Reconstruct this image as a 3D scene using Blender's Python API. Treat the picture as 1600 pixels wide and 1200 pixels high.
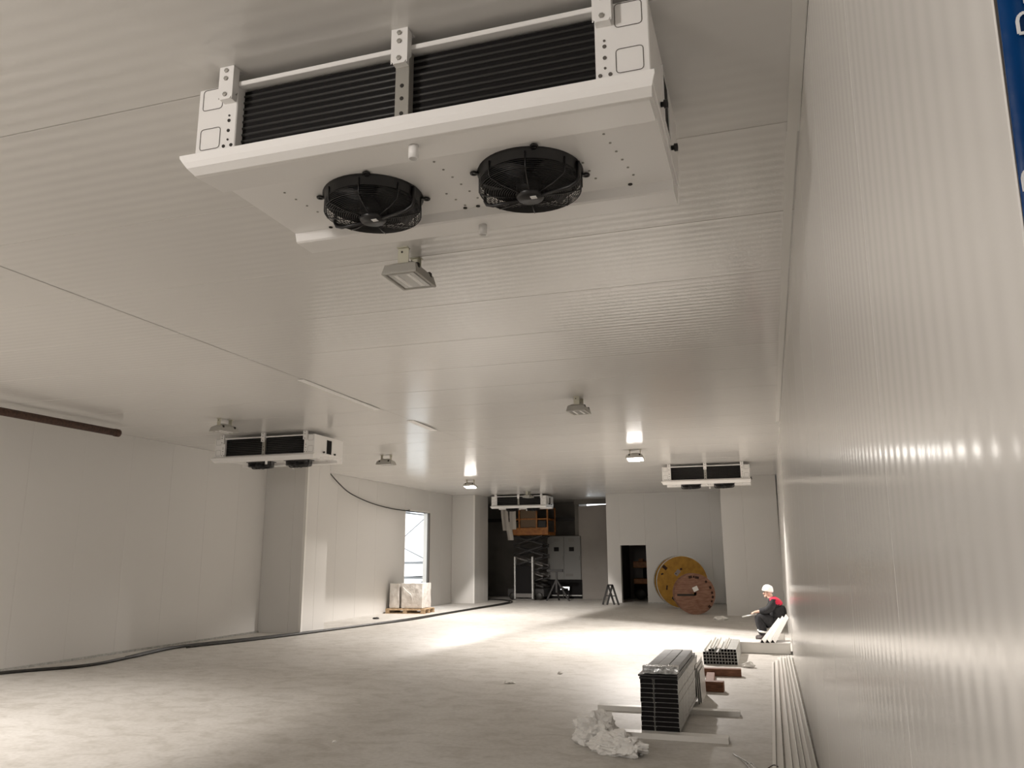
import bpy, bmesh, math, random
from mathutils import Vector, Matrix, noise

random.seed(7)
C = bpy.context.scene.collection
scn = bpy.context.scene
for _o in list(bpy.data.objects):
    bpy.data.objects.remove(_o, do_unlink=True)
R = math.radians
PI = math.pi
H = 3.85            # ceiling height

# ------------------------------------------------------------------ camera
FPX = 1241.88
YAW, PITCH, ROLL = R(17.586), R(12.205), R(-0.3065)
fwd = Vector((-math.sin(YAW)*math.cos(PITCH), math.cos(YAW)*math.cos(PITCH), math.sin(PITCH)))
rgt = Vector((math.cos(YAW), math.sin(YAW), 0))
upv = rgt.cross(fwd)
cr, sr = math.cos(ROLL), math.sin(ROLL)
r2 = rgt*cr + upv*sr
u2 = upv*cr - rgt*sr
cam_d = bpy.data.cameras.new('camera')
cam_d.sensor_fit = 'HORIZONTAL'
cam_d.sensor_width = 36.0
cam_d.lens = FPX/1600*36.0
cam_d.clip_start = 0.05
cam = bpy.data.objects.new('camera', cam_d)
C.objects.link(cam)
mw = Matrix(((r2.x, u2.x, -fwd.x, 0), (r2.y, u2.y, -fwd.y, 0), (r2.z, u2.z, -fwd.z, 1.65), (0, 0, 0, 1)))
cam.matrix_world = mw
scn.camera = cam

# ------------------------------------------------------------------ colour management, world
vs = scn.view_settings
vs.view_transform = 'Standard'
vs.look = 'None'
vs.gamma = 1.0
vs.use_curve_mapping = False
vs.exposure = -0.5
scn.display_settings.display_device = 'sRGB'

world = bpy.data.worlds.new('overcast_sky')
scn.world = world
world.use_nodes = True
bg = world.node_tree.nodes['Background']
bg.inputs[0].default_value = (0.93, 0.97, 1.0, 1)
bg.inputs[1].default_value = 3.4

# ------------------------------------------------------------------ floodlight beams (the lit lamps of the ceiling grid, and an unseen one off it)
WARM = (1.0, 0.935, 0.88)
def beam(name, x, y, power, aim, cone, blend=0.35, size=0.12, z=H-0.22, col=WARM):
    d = bpy.data.lights.new(name, 'SPOT')
    d.energy = power
    d.color = col
    d.spot_size = R(cone)
    d.spot_blend = blend
    d.shadow_soft_size = size
    o = bpy.data.objects.new(name, d)
    C.objects.link(o)
    o.location = (x, y, z)
    v = Vector(aim) - Vector((x, y, z))
    o.rotation_euler = v.to_track_quat('-Z', 'Y').to_euler()
    return o
def trough(o, cuts):
    """photometric distribution of a trough reflector: sharp cut-off either side of the long (local x) axis"""
    nt = o.data.node_tree if o.data.use_nodes else None
    o.data.use_nodes = True
    nt = o.data.node_tree
    em = next(n for n in nt.nodes if n.type == 'EMISSION')
    tc = nt.nodes.new('ShaderNodeTexCoord')
    sp = nt.nodes.new('ShaderNodeSeparateXYZ')
    nt.links.new(tc.outputs['Normal'], sp.inputs[0])
    def mth(op, a, b=None):
        m = nt.nodes.new('ShaderNodeMath')
        m.operation = op
        nt.links.new(a, m.inputs[0])
        if b is not None:
            if isinstance(b, float):
                m.inputs[1].default_value = b
            else:
                nt.links.new(b, m.inputs[1])
        return m.outputs[0]
    ratio = mth('DIVIDE', sp.outputs['Y'], mth('ADD', mth('ABSOLUTE', sp.outputs['Z']), 0.001))
    def edge(val, a0, a1):
        mr = nt.nodes.new('ShaderNodeMapRange')
        mr.interpolation_type = 'SMOOTHSTEP'
        mr.inputs['From Min'].default_value = math.tan(R(a0))
        mr.inputs['From Max'].default_value = math.tan(R(a1))
        mr.inputs['To Min'].default_value = 1.0
        mr.inputs['To Max'].default_value = 0.03
        nt.links.new(val, mr.inputs['Value'])
        return mr.outputs['Result']
    pos = edge(ratio, *cuts[0])
    neg = edge(mth('MULTIPLY', ratio, -1.0), *cuts[1])
    along = edge(mth('DIVIDE', mth('ABSOLUTE', sp.outputs['X']), mth('ADD', mth('ABSOLUTE', sp.outputs['Z']), 0.001)), *cuts[2])
    nt.links.new(mth('MULTIPLY', mth('MULTIPLY', pos, neg), along), em.inputs['Strength'])
def down(name, x, y, power, cone, blend, yaw, cut, z=3.58):
    o = beam(name, x, y, power, (x, y, 0), cone, blend, 0.06, z)
    o.rotation_euler = (0, 0, R(yaw))
    trough(o, cut)
    return o
down('floodlight_beam', -2.60, 16.72, 2050, 164, 0.3, -33.5, ((36, 44), (44, 65), (58, 70)))
down('floodlight_beam', -8.29, 22.0, 1500, 166, 0.3, 86, ((37, 43), (37, 43), (70, 84)))
down('floodlight_beam', -8.35, 4.8, 1350, 130, 0.5, 90, ((40, 51), (40, 51), (48, 66)))
beam('floodlight_beam', -4.3, -2.3, 980, (-2.6, 1.6, 0.9), 150, 0.6, 0.3, z=3.55)  # unseen lamp set off the grid to brighten the near cooler's front
beam('floodlight_beam', -8.35, -1.3, 50, (-6.0, 1.2, 0.4), 150, 0.6, 0.3, z=3.55)

# ------------------------------------------------------------------ materials
def mat(name, col, rough=0.5, metal=0.0, spec=0.5, emit=None, es=0.0, trans=0.0, sub=0.0):
    m = bpy.data.materials.new(name)
    m.use_nodes = True
    b = m.node_tree.nodes['Principled BSDF']
    b.inputs['Base Color'].default_value = (*col, 1)
    b.inputs['Roughness'].default_value = rough
    b.inputs['Metallic'].default_value = metal
    b.inputs['Specular IOR Level'].default_value = spec
    if emit:
        b.inputs['Emission Color'].default_value = (*emit, 1)
        b.inputs['Emission Strength'].default_value = es
    if trans:
        b.inputs['Transmission Weight'].default_value = trans
    return m

def noisy(m, c1, c2, scale=5.0, detail=6.0, lo=0.35, hi=0.65, coords='Object', stretch=(1, 1, 1), bump=0.0, bscale=None, bdist=0.002, rrange=None):
    """two-colour noise on the base colour, optional bump"""
    nt = m.node_tree
    b = nt.nodes['Principled BSDF']
    tc = nt.nodes.new('ShaderNodeTexCoord')
    mp = nt.nodes.new('ShaderNodeMapping')
    mp.inputs['Scale'].default_value = stretch
    nt.links.new(tc.outputs[coords], mp.inputs['Vector'])
    n = nt.nodes.new('ShaderNodeTexNoise')
    n.inputs['Scale'].default_value = scale
    n.inputs['Detail'].default_value = detail
    nt.links.new(mp.outputs['Vector'], n.inputs['Vector'])
    r = nt.nodes.new('ShaderNodeValToRGB')
    r.color_ramp.elements[0].position = lo
    r.color_ramp.elements[0].color = (*c1, 1)
    r.color_ramp.elements[1].position = hi
    r.color_ramp.elements[1].color = (*c2, 1)
    nt.links.new(n.outputs['Fac'], r.inputs['Fac'])
    nt.links.new(r.outputs['Color'], b.inputs['Base Color'])
    if rrange:
        mr = nt.nodes.new('ShaderNodeMapRange')
        mr.inputs['To Min'].default_value = rrange[0]
        mr.inputs['To Max'].default_value = rrange[1]
        nt.links.new(n.outputs['Fac'], mr.inputs['Value'])
        nt.links.new(mr.outputs['Result'], b.inputs['Roughness'])
    if bump:
        n2 = nt.nodes.new('ShaderNodeTexNoise')
        n2.inputs['Scale'].default_value = bscale or scale*6
        n2.inputs['Detail'].default_value = 8
        nt.links.new(mp.outputs['Vector'], n2.inputs['Vector'])
        bp = nt.nodes.new('ShaderNodeBump')
        bp.inputs['Strength'].default_value = bump
        bp.inputs['Distance'].default_value = bdist
        nt.links.new(n2.outputs['Fac'], bp.inputs['Height'])
        nt.links.new(bp.outputs['Normal'], b.inputs['Normal'])
    return m

M = {}
M['panel'] = noisy(mat('coated_steel_panel', (0.74, 0.72, 0.69), 0.17, 0, 0.5), (0.73, 0.71, 0.68), (0.75, 0.73, 0.70), 0.6, 3)
M['panel_wall'] = mat('coated_wall_panel', (0.70, 0.683, 0.655), 0.28, 0, 0.4)
M['backing'] = mat('joint_backing', (0.30, 0.28, 0.26), 0.7)
M['white_matt'] = mat('white_powder_coat', (0.92, 0.90, 0.875), 0.5, 0, 0.3)
M['white'] = mat('white_enamel', (0.90, 0.88, 0.855), 0.22, 0, 0.5)
M['trim'] = mat('white_flashing', (0.82, 0.80, 0.76), 0.3)
M['galv'] = noisy(mat('galvanised_steel', (0.62, 0.62, 0.62), 0.35, 0.85), (0.50, 0.50, 0.50), (0.72, 0.72, 0.71), 30, 4)
M['pack'] = noisy(mat('grey_zinc_sheet', (0.3, 0.31, 0.32), 0.5, 0.35), (0.25, 0.26, 0.27), (0.34, 0.35, 0.36), 8, 4)
M['galv_dull'] = noisy(mat('dull_galvanised_steel', (0.5, 0.5, 0.48), 0.45, 0.6), (0.40, 0.40, 0.38), (0.58, 0.58, 0.56), 20, 4)
M['strap_steel'] = mat('grey_strap_steel', (0.36, 0.345, 0.31), 0.45, 0.4)
M['coil'] = mat('black_coil_fins', (0.007, 0.006, 0.006), 0.7, 0, 0.2)
M['tube'] = mat('dark_coil_tube', (0.045, 0.044, 0.042), 0.45, 0, 0.4)
M['black'] = mat('black_plastic', (0.011, 0.010, 0.010), 0.4)
M['wire'] = mat('black_coated_wire', (0.013, 0.012, 0.012), 0.4)
M['hole'] = mat('dark_hole', (0.03, 0.026, 0.022), 0.8)
M['outline'] = mat('cut_line', (0.13, 0.115, 0.10), 0.8)
M['label_white'] = mat('white_sticker', (0.85, 0.84, 0.82), 0.5)
M['lamp_body'] = mat('grey_lamp_casting', (0.40, 0.385, 0.35), 0.5, 0.1)
M['lamp_bracket'] = mat('zinc_lamp_bracket', (0.52, 0.50, 0.40), 0.5, 0.2)
M['lens'] = mat('unlit_lens', (0.42, 0.41, 0.38), 0.12, 0, 0.6)
M['reflector'] = mat('lamp_reflector', (0.72, 0.71, 0.68), 0.3, 0.2)
M['lit'] = mat('lit_lens', (1, 1, 1), 0.5, emit=(1.0, 0.95, 0.88), es=75.0)
M['rust'] = noisy(mat('rusty_pipe', (0.06, 0.03, 0.02), 0.75), (0.045, 0.02, 0.012), (0.09, 0.045, 0.028), 25, 5)
M['rubber'] = noisy(mat('black_rubber', (0.016, 0.015, 0.012), 0.5), (0.012, 0.011, 0.009), (0.03, 0.028, 0.023), 12, 3)
M['orange'] = noisy(mat('orange_paint', (0.36, 0.13, 0.02), 0.45), (0.27, 0.09, 0.012), (0.42, 0.16, 0.03), 9, 4)
M['brown_mesh'] = mat('brown_infill_panel', (0.16, 0.105, 0.06), 0.6)
M['dark_steel'] = mat('dark_steel', (0.035, 0.033, 0.032), 0.5, 0.3)
M['mid_steel'] = mat('grey_steel', (0.16, 0.15, 0.14), 0.5, 0.2)
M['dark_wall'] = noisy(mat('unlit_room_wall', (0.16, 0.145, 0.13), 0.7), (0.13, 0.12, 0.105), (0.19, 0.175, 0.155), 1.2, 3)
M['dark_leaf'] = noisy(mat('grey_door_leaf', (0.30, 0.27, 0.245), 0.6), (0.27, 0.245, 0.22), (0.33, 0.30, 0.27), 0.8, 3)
M['cabinet'] = mat('pale_grey_cabinet', (0.19, 0.188, 0.178), 0.5)
M['yellow'] = noisy(mat('yellow_drum_paint', (0.50, 0.26, 0.025), 0.6), (0.33, 0.165, 0.016), (0.45, 0.24, 0.026), 6, 5, bump=0.15, bscale=40)
M['red_wood'] = noisy(mat('faded_red_drum_wood', (0.36, 0.18, 0.115), 0.75), (0.21, 0.098, 0.06), (0.32, 0.175, 0.118), 5, 6, stretch=(1, 1, 4), bump=0.2, bscale=30)
M['stencil'] = mat('dark_stencil_paint', (0.035, 0.014, 0.008), 0.8)
M['stencil_grey'] = mat('grey_sticker', (0.32, 0.27, 0.24), 0.7)
M['wood_dark'] = noisy(mat('reddish_timber', (0.20, 0.085, 0.045), 0.7), (0.13, 0.052, 0.027), (0.26, 0.12, 0.065), 6, 6, stretch=(1.5, 12, 12), bump=0.2)
M['wood'] = noisy(mat('pallet_wood', (0.45, 0.32, 0.19), 0.7), (0.36, 0.25, 0.145), (0.54, 0.39, 0.24), 6, 6, stretch=(2, 12, 12), bump=0.2)
M['film'] = noisy(mat('white_stretch_film', (0.70, 0.66, 0.62), 0.3, 0, 0.5), (0.60, 0.56, 0.52), (0.80, 0.77, 0.73), 5, 6, bump=0.7, bscale=9, bdist=0.02)
M['clearfilm'] = noisy(mat('crumpled_foil_film', (0.66, 0.67, 0.67), 0.18, 0.5), (0.30, 0.31, 0.31), (0.62, 0.63, 0.63), 40, 6, bump=0.6, bscale=60, bdist=0.004)
M['bag'] = noisy(mat('thin_white_plastic', (0.88, 0.86, 0.83), 0.35, 0, 0.5), (0.82, 0.80, 0.77), (0.93, 0.92, 0.89), 7, 5, bump=0.5, bscale=14, bdist=0.01)
M['paper'] = mat('white_paper', (0.85, 0.83, 0.79), 0.7)
M['blue'] = noisy(mat('glossy_blue_film', (0.001, 0.036, 0.14), 0.3, 0, 0.12), (0.001, 0.03, 0.12), (0.001, 0.042, 0.16), 6, 4, bump=0.35, bscale=14, bdist=0.006)
M['jamb'] = mat('grey_jamb', (0.12, 0.105, 0.09), 0.6)
M['skin'] = mat('skin', (0.62, 0.40, 0.31), 0.5)
M['cloth_black'] = noisy(mat('black_workwear', (0.012, 0.012, 0.014), 0.85), (0.008, 0.008, 0.010), (0.02, 0.02, 0.022), 20, 4)
M['cloth_red'] = mat('red_workwear', (0.50, 0.012, 0.045), 0.8)
M['knit'] = noisy(mat('white_knit', (0.86, 0.85, 0.82), 0.85), (0.80, 0.79, 0.76), (0.90, 0.89, 0.86), 60, 3, bump=0.4, bscale=120)
M['band'] = mat('reflective_band', (0.75, 0.76, 0.74), 0.35)
M['dark_eye'] = mat('dark_eye', (0.02, 0.015, 0.012), 0.3)
M['lip'] = mat('lip', (0.42, 0.17, 0.14), 0.5)
M['boot'] = mat('brown_boot', (0.045, 0.033, 0.03), 0.6)
M['sheet'] = mat('pale_sheet', (0.62, 0.58, 0.53), 0.6)
M['scaffold'] = mat('pale_scaffold_steel', (0.30, 0.31, 0.32), 0.5, 0.1)
M['ground'] = mat('pale_outdoor_ground', (0.6, 0.6, 0.58), 0.9)
M['spot_glow'] = mat('bright_spot_glow', (1, 1, 1), 0.5, emit=(1.0, 0.99, 0.97), es=2.5)  # glow of the bright spot below the cabinet, no real tube

def concrete():
    m = mat('power_floated_concrete', (0.6, 0.57, 0.53), 0.5, 0, 0.35)
    nt = m.node_tree
    b = nt.nodes['Principled BSDF']
    tc = nt.nodes.new('ShaderNodeTexCoord')
    def nz(scale, det, st, dist=0.0):
        mp = nt.nodes.new('ShaderNodeMapping')
        mp.inputs['Scale'].default_value = st
        nt.links.new(tc.outputs['Object'], mp.inputs['Vector'])
        n = nt.nodes.new('ShaderNodeTexNoise')
        n.inputs['Scale'].default_value = scale
        n.inputs['Detail'].default_value = det
        n.inputs['Distortion'].default_value = dist
        nt.links.new(mp.outputs['Vector'], n.inputs['Vector'])
        return n
    a = nz(0.55, 7, (1, 1, 1), 0.6)
    c = nz(3.2, 9, (1.0, 1.4, 1), 0.8)
    d = nz(22, 6, (1, 1, 1))
    ra = nt.nodes.new('ShaderNodeValToRGB')
    ra.color_ramp.elements[0].position = 0.3
    ra.color_ramp.elements[0].color = (0.57, 0.545, 0.505, 1)
    ra.color_ramp.elements[1].position = 0.62
    ra.color_ramp.elements[1].color = (0.65, 0.63, 0.595, 1)
    nt.links.new(a.outputs['Fac'], ra.inputs['Fac'])
    rc = nt.nodes.new('ShaderNodeValToRGB')
    rc.color_ramp.elements[0].position = 0.32
    rc.color_ramp.elements[0].color = (0.83, 0.82, 0.80, 1)
    rc.color_ramp.elements[1].position = 0.55
    rc.color_ramp.elements[1].color = (1, 1, 1, 1)
    nt.links.new(c.outputs['Fac'], rc.inputs['Fac'])
    rd = nt.nodes.new('ShaderNodeValToRGB')
    rd.color_ramp.elements[0].position = 0.25
    rd.color_ramp.elements[0].color = (0.86, 0.85, 0.84, 1)
    rd.color_ramp.elements[1].position = 0.6
    rd.color_ramp.elements[1].color = (1, 1, 1, 1)
    nt.links.new(d.outputs['Fac'], rd.inputs['Fac'])
    def mul(p, q):
        x = nt.nodes.new('ShaderNodeMix')
        x.data_type = 'RGBA'
        x.blend_type = 'MULTIPLY'
        x.inputs['Factor'].default_value = 1
        nt.links.new(p, x.inputs['A'])
        nt.links.new(q, x.inputs['B'])
        return x.outputs['Result']
    nt.links.new(mul(mul(ra.outputs['Color'], rc.outputs['Color']), rd.outputs['Color']), b.inputs['Base Color'])
    bp = nt.nodes.new('ShaderNodeBump')
    bp.inputs['Strength'].default_value = 0.12
    bp.inputs['Distance'].default_value = 0.006
    nt.links.new(c.outputs['Fac'], bp.inputs['Height'])
    nt.links.new(bp.outputs['Normal'], b.inputs['Normal'])
    return m
M['concrete'] = concrete()

# ------------------------------------------------------------------ mesh building
class MB:
    def __init__(s):
        s.v = []
        s.f = []
        s.sm = []
    def add(s, vs, fs, smooth=False):
        k = len(s.v)
        s.v += [tuple(p) for p in vs]
        s.f += [tuple(i+k for i in f) for f in fs]
        s.sm += [smooth]*len(fs)
        return s
    def box(s, x0, x1, y0, y1, z0, z1, mt=None):
        vs = [Vector(p) for p in ((x0, y0, z0), (x1, y0, z0), (x1, y1, z0), (x0, y1, z0), (x0, y0, z1), (x1, y0, z1), (x1, y1, z1), (x0, y1, z1))]
        if mt:
            vs = [mt @ p for p in vs]
        return s.add(vs, [(0, 3, 2, 1), (4, 5, 6, 7), (0, 1, 5, 4), (1, 2, 6, 5), (2, 3, 7, 6), (3, 0, 4, 7)])
    def bbox(s, x0, x1, y0, y1, z0, z1, b=0.004, mt=None):
        """box with chamfered edges"""
        bm = bmesh.new()
        bmesh.ops.create_cube(bm, size=1)
        for v in bm.verts:
            v.co = Vector(((x0+x1)/2+v.co.x*(x1-x0), (y0+y1)/2+v.co.y*(y1-y0), (z0+z1)/2+v.co.z*(z1-z0)))
        bmesh.ops.bevel(bm, geom=bm.edges[:], offset=b, segments=1, affect='EDGES')
        bm.verts.index_update()
        vs = [(mt @ v.co) if mt else v.co.copy() for v in bm.verts]
        fs = [tuple(v.index for v in f.verts) for f in bm.faces]
        bm.free()
        return s.add(vs, fs)
    def bar(s, a, b, w, h=None, upd=(0, 0, 1)):
        """rectangular bar from a to b"""
        a, b = Vector(a), Vector(b)
        h = h or w
        d = (b-a).normalized()
        u = Vector(upd)
        if abs(d.dot(u)) > 0.98:
            u = Vector((1, 0, 0))
        x = d.cross(u).normalized()*(w/2)
        y = x.cross(d).normalized()*(h/2)
        vs = [a-x-y, a+x-y, a+x+y, a-x+y, b-x-y, b+x-y, b+x+y, b-x+y]
        return s.add(vs, [(0, 3, 2, 1), (4, 5, 6, 7), (0, 1, 5, 4), (1, 2, 6, 5), (2, 3, 7, 6), (3, 0, 4, 7)])
    def tube(s, pts, r, n=8, closed=False, caps=True):
        pts = [Vector(p) for p in pts]
        N = len(pts)
        rr = r if isinstance(r, (list, tuple)) else [r]*N
        vs = []
        prev = None
        for i, p in enumerate(pts):
            if closed:
                d = (pts[(i+1) % N]-pts[i-1]).normalized()
            else:
                d = (pts[min(i+1, N-1)]-pts[max(i-1, 0)]).normalized()
            if prev is None:
                u = Vector((0, 0, 1)) if abs(d.z) < 0.9 else Vector((1, 0, 0))
                u = (u-d*u.dot(d)).normalized()
            else:
                u = (prev-d*prev.dot(d)).normalized()
            prev = u
            w = d.cross(u)
            for k in range(n):
                a = 2*PI*k/n
                vs.append(p+(u*math.cos(a)+w*math.sin(a))*rr[i])
        fs = []
        for i in range(N if closed else N-1):
            j = (i+1) % N
            for k in range(n):
                l = (k+1) % n
                fs.append((i*n+k, i*n+l, j*n+l, j*n+k))
        s.add(vs, fs, True)
        if caps and not closed:
            k0 = len(s.v)-N*n
            s.f += [tuple(k0+k for k in reversed(range(n))), tuple(k0+(N-1)*n+k for k in range(n))]
            s.sm += [False, False]
        return s
    def lathe(s, prof, n=32, mt=None, smooth=True):
        """profile [(r,z)] revolved about z"""
        vs = []
        for r, z in prof:
            for k in range(n):
                a = 2*PI*k/n
                p = Vector((r*math.cos(a), r*math.sin(a), z))
                vs.append(mt @ p if mt else p)
        fs = []
        for i in range(len(prof)-1):
            for k in range(n):
                l = (k+1) % n
                fs.append((i*n+k, i*n+l, (i+1)*n+l, (i+1)*n+k))
        return s.add(vs, fs, smooth)
    def disc(s, c, r, nrm=(0, 0, 1), n=12):
        q = Vector(nrm).to_track_quat('Z', 'Y')
        c = Vector(c)
        vs = [c+q @ Vector((r*math.cos(2*PI*k/n), r*math.sin(2*PI*k/n), 0)) for k in range(n)]
        return s.add(vs, [tuple(range(n))])
    def stud(s, c, r, nrm=(0, 0, 1), t=0.004, n=10):
        q = Vector(nrm).to_track_quat('Z', 'Y').to_matrix().to_4x4()
        mt = Matrix.Translation(Vector(c)) @ q
        s.lathe([(r, 0), (r, t), (0.0001, t*1.25)], n, mt, False)
        return s
    def prism(s, poly, x0, x1, axis='x', smooth=False):
        """closed polygon in (a,b) extruded along axis"""
        n = len(poly)
        def P(t, a, b):
            return {'x': (t, a, b), 'y': (a, t, b), 'z': (a, b, t)}[axis]
        vs = [P(x0, a, b) for a, b in poly]+[P(x1, a, b) for a, b in poly]
        fs = [(i, (i+1) % n, n+(i+1) % n, n+i) for i in range(n)]
        s.add(vs, fs, smooth)
        k = len(s.v)-2*n
        s.f += [tuple(k+i for i in reversed(range(n))), tuple(k+n+i for i in range(n))]
        s.sm += [False, False]
        return s
    def mesh(s, name, m):
        me = bpy.data.meshes.new(name)
        me.from_pydata(s.v, [], s.f)
        bm = bmesh.new()
        bm.from_mesh(me)
        bmesh.ops.recalc_face_normals(bm, faces=bm.faces[:])
        bm.to_mesh(me)
        bm.free()
        for p, sm in zip(me.polygons, s.sm):
            p.use_smooth = sm
        me.materials.append(m)
        return me
    def build(s, name, m, parent=None):
        return link(name, s.mesh(name, m), parent)
    def build_each(s, name, m, parent=None):
        """one object per separate piece"""
        par = list(range(len(s.v)))
        def root(i):
            while par[i] != i:
                par[i] = par[par[i]]
                i = par[i]
            return i
        for f in s.f:
            for i in f[1:]:
                par[root(i)] = root(f[0])
        groups = {}
        for f, q in zip(s.f, s.sm):
            groups.setdefault(root(f[0]), []).append((f, q))
        out = []
        for fs in groups.values():
            ids = sorted({i for f, _ in fs for i in f})
            mp = {i: k for k, i in enumerate(ids)}
            b = MB()
            b.v = [s.v[i] for i in ids]
            b.f = [tuple(mp[i] for i in f) for f, _ in fs]
            b.sm = [q for _, q in fs]
            out.append(b.build(name, m, parent))
        return out

def link(name, me, parent=None):
    o = bpy.data.objects.new(name, me)
    C.objects.link(o)
    if parent:
        o.parent = parent
    return o

def tag(o, label, cat, group=None, kind=None):
    o['label'] = label
    o['category'] = cat
    if group:
        o['group'] = group
    if kind:
        o['kind'] = kind
    return o

def struct(o):
    o['kind'] = 'structure'
    return o

def empty(name, loc=(0, 0, 0), rot=(0, 0, 0)):
    o = bpy.data.objects.new(name, None)
    o.empty_display_size = 0.1
    C.objects.link(o)
    o.location = loc
    o.rotation_euler = rot
    return o

def copy_tree(o, parent=None):
    c = o.copy()
    C.objects.link(c)
    if parent:
        c.parent = parent
    for ch in list(o.children):
        copy_tree(ch, c)
    return c

def bez(pts, n=12):
    """Catmull-Rom through points"""
    P = [Vector(p) for p in pts]
    out = []
    for i in range(len(P)-1):
        p0, p1, p2, p3 = P[max(i-1, 0)], P[i], P[i+1], P[min(i+2, len(P)-1)]
        for k in range(n):
            t = k/n
            out.append(0.5*((2*p1)+(p2-p0)*t+(2*p0-5*p1+4*p2-p3)*t*t+(3*p1-p0-3*p2+p3)*t**3))
    out.append(P[-1])
    return out

# ================================================================== SETTING
def panel_mesh(w, L, ribs=0, amp=0.0008, gap=0.004, ch=0.003, dep=0.007, m=None):
    """a sandwich-panel facing: u across (0..w), v along (0..L), facing +z; chamfered long edges, optional fine sine ribs"""
    a, e = gap/2+ch, w-gap/2-ch
    n = ribs*8 if ribs else 1
    face = [(a+(e-a)*i/n, -amp*0.5*(1-math.cos(2*PI*ribs*i/n)) if ribs else 0.0) for i in range(n+1)]
    cz = min(ch, dep*0.6)
    strips = [([(gap/2, -dep), (gap/2, -cz)], False), ([(gap/2, -cz), (a, 0.0)], False), (face, bool(ribs)), ([(e, 0.0), (w-gap/2, -cz)], False), ([(w-gap/2, -cz), (w-gap/2, -dep)], False)]
    vs, fs, sm = [], [], []
    for pts, smo in strips:
        k0, k = len(vs), len(pts)
        vs += [(u, 0.0015, z) for u, z in pts]+[(u, L-0.0015, z) for u, z in pts]
        fs += [(k0+i, k0+i+1, k0+k+i+1, k0+k+i) for i in range(k-1)]
        sm += [smo]*(k-1)
    me = bpy.data.meshes.new('panel')
    me.from_pydata(vs, [], fs)
    for p, q in zip(me.polygons, sm):
        p.use_smooth = q
    me.materials.append(m or M['panel'])
    return me

def put_panel(me, parent, O, U, V):
    """place a panel: origin O, u axis U, v axis V (unit vectors); faces U x V"""
    o = link('panel', me, parent)
    U, V = Vector(U).normalized(), Vector(V).normalized()
    N = U.cross(V)
    o.matrix_local = Matrix(((U.x, V.x, N.x, O[0]), (U.y, V.y, N.y, O[1]), (U.z, V.z, N.z, O[2]), (0, 0, 0, 1)))
    return o

# floor
b = MB()
b.box(-14.5, 1.2, -4.5, 36, -0.2, 0)
floor = struct(b.build('floor', M['concrete']))

# ceiling: slab plus rows of ribbed panels either side of the seam
b = MB()
b.box(-12.2, 0.75, -4.2, 34.0, H+0.007, H+0.2)
ceiling = struct(b.build('ceiling', M['backing']))
PW = 1.147
SEAM = -5.5
me_r = panel_mesh(PW, 0.36-SEAM, 12)
me_l = panel_mesh(PW, SEAM+11.2, 12)
y = 2.866-6*PW
while y < 33.0:
    # u along +Y, v along -X  ->  normal = Y x -X = +Z ; want -Z so v along +X
    put_panel(me_r, ceiling, (SEAM+0.006, y, H), (0, 1, 0), (1, 0, 0))
    put_panel(me_l, ceiling, (-11.2, y, H), (0, 1, 0), (1, 0, 0))
    y += PW
# flashing lengths on the ceiling seam and along the right wall
def strip(name, pts, w, t, m=M['trim']):
    b = MB()
    for a, c in zip(pts[:-1], pts[1:]):
        b.bar(a, c, w, t)
    return struct(b.build(name, m))
strip('trim_1', [(SEAM-0.02, 8.55, H-0.006), (SEAM-0.06, 10.75, H-0.008)], 0.10, 0.004, M['white_matt'])
strip('trim_2', [(SEAM-0.03, 11.85, H-0.004), (SEAM-0.02, 12.85, H-0.03)], 0.12, 0.004, M['white_matt'])
strip('trim_3', [(0.268, 0.9, H-0.003), (0.268, 4.05, H-0.004)], 0.06, 0.004)
strip('trim_4', [(0.268, 3.78, H-0.004), (0.268, 4.1, H-0.014)], 0.062, 0.003)
strip('trim_5', [(0.262, 4.1, H-0.003), (0.262, 14.0, H-0.003)], 0.055, 0.004)

# right wall: slightly out of plumb
RW0, RW1 = 0.245, 0.300           # x at floor, at ceiling
def rwx(z):
    return RW0+(RW1-RW0)*z/H
b = MB()
for (ya, yb) in ((0.897, 29.2),):
    b.add([(RW0+0.007, ya, 0), (RW0+0.20, ya, 0), (RW0+0.20, yb, 0), (RW0+0.007, yb, 0),
           (RW1+0.007, ya, H+0.014), (RW1+0.20, ya, H+0.014), (RW1+0.20, yb, H+0.014), (RW1+0.007, yb, H+0.014)],
          [(0, 3, 2, 1), (4, 5, 6, 7), (0, 1, 5, 4), (1, 2, 6, 5), (2, 3, 7, 6), (3, 0, 4, 7)])
wall_right = struct(b.build('wall_right', M['trim']))
Vr = Vector((RW1-RW0, 0, H)).normalized()
me_rw = panel_mesh(PW, H, 13, 0.0006, gap=0.003, ch=0.0015)
y = 0.90
while y < 23.4:
    # normal must be -X: U x V = -X with V=+Z  ->  U = -Y?  (-Y x Z) = -X
    put_panel(me_rw, wall_right, (RW0, y+PW, 0), (0, -1, 0), Vr)
    y += PW
# corner flashing standing proud part-way down the wall
b = MB()
b.bar((RW0-0.001, 14.62, 0.02), (RW1-0.001, 14.62, H-0.01), 0.006, 0.10, (0, 1, 0))
struct(b.build('trim_6', M['trim']))
# the wall ends beside the camera in a dark return face
b = MB()
b.add([(rwx(z)+dx if dx < 0.5 else 1.2, y, z) for z in (0, H) for dx, y in ((0.0015, 0.8985), (0.9, 0.8985), (0.9, 1.0), (0.012, 1.0))], [(0, 3, 2, 1), (4, 5, 6, 7), (0, 1, 5, 4), (1, 2, 6, 5), (2, 3, 7, 6), (3, 0, 4, 7)])
struct(b.build('wall_return', M['jamb']))
b = MB()
b.box(1.1, 1.2, -4.2, 0.8985, 0, H)
struct(b.build('wall_side', M['dark_wall']))

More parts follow.
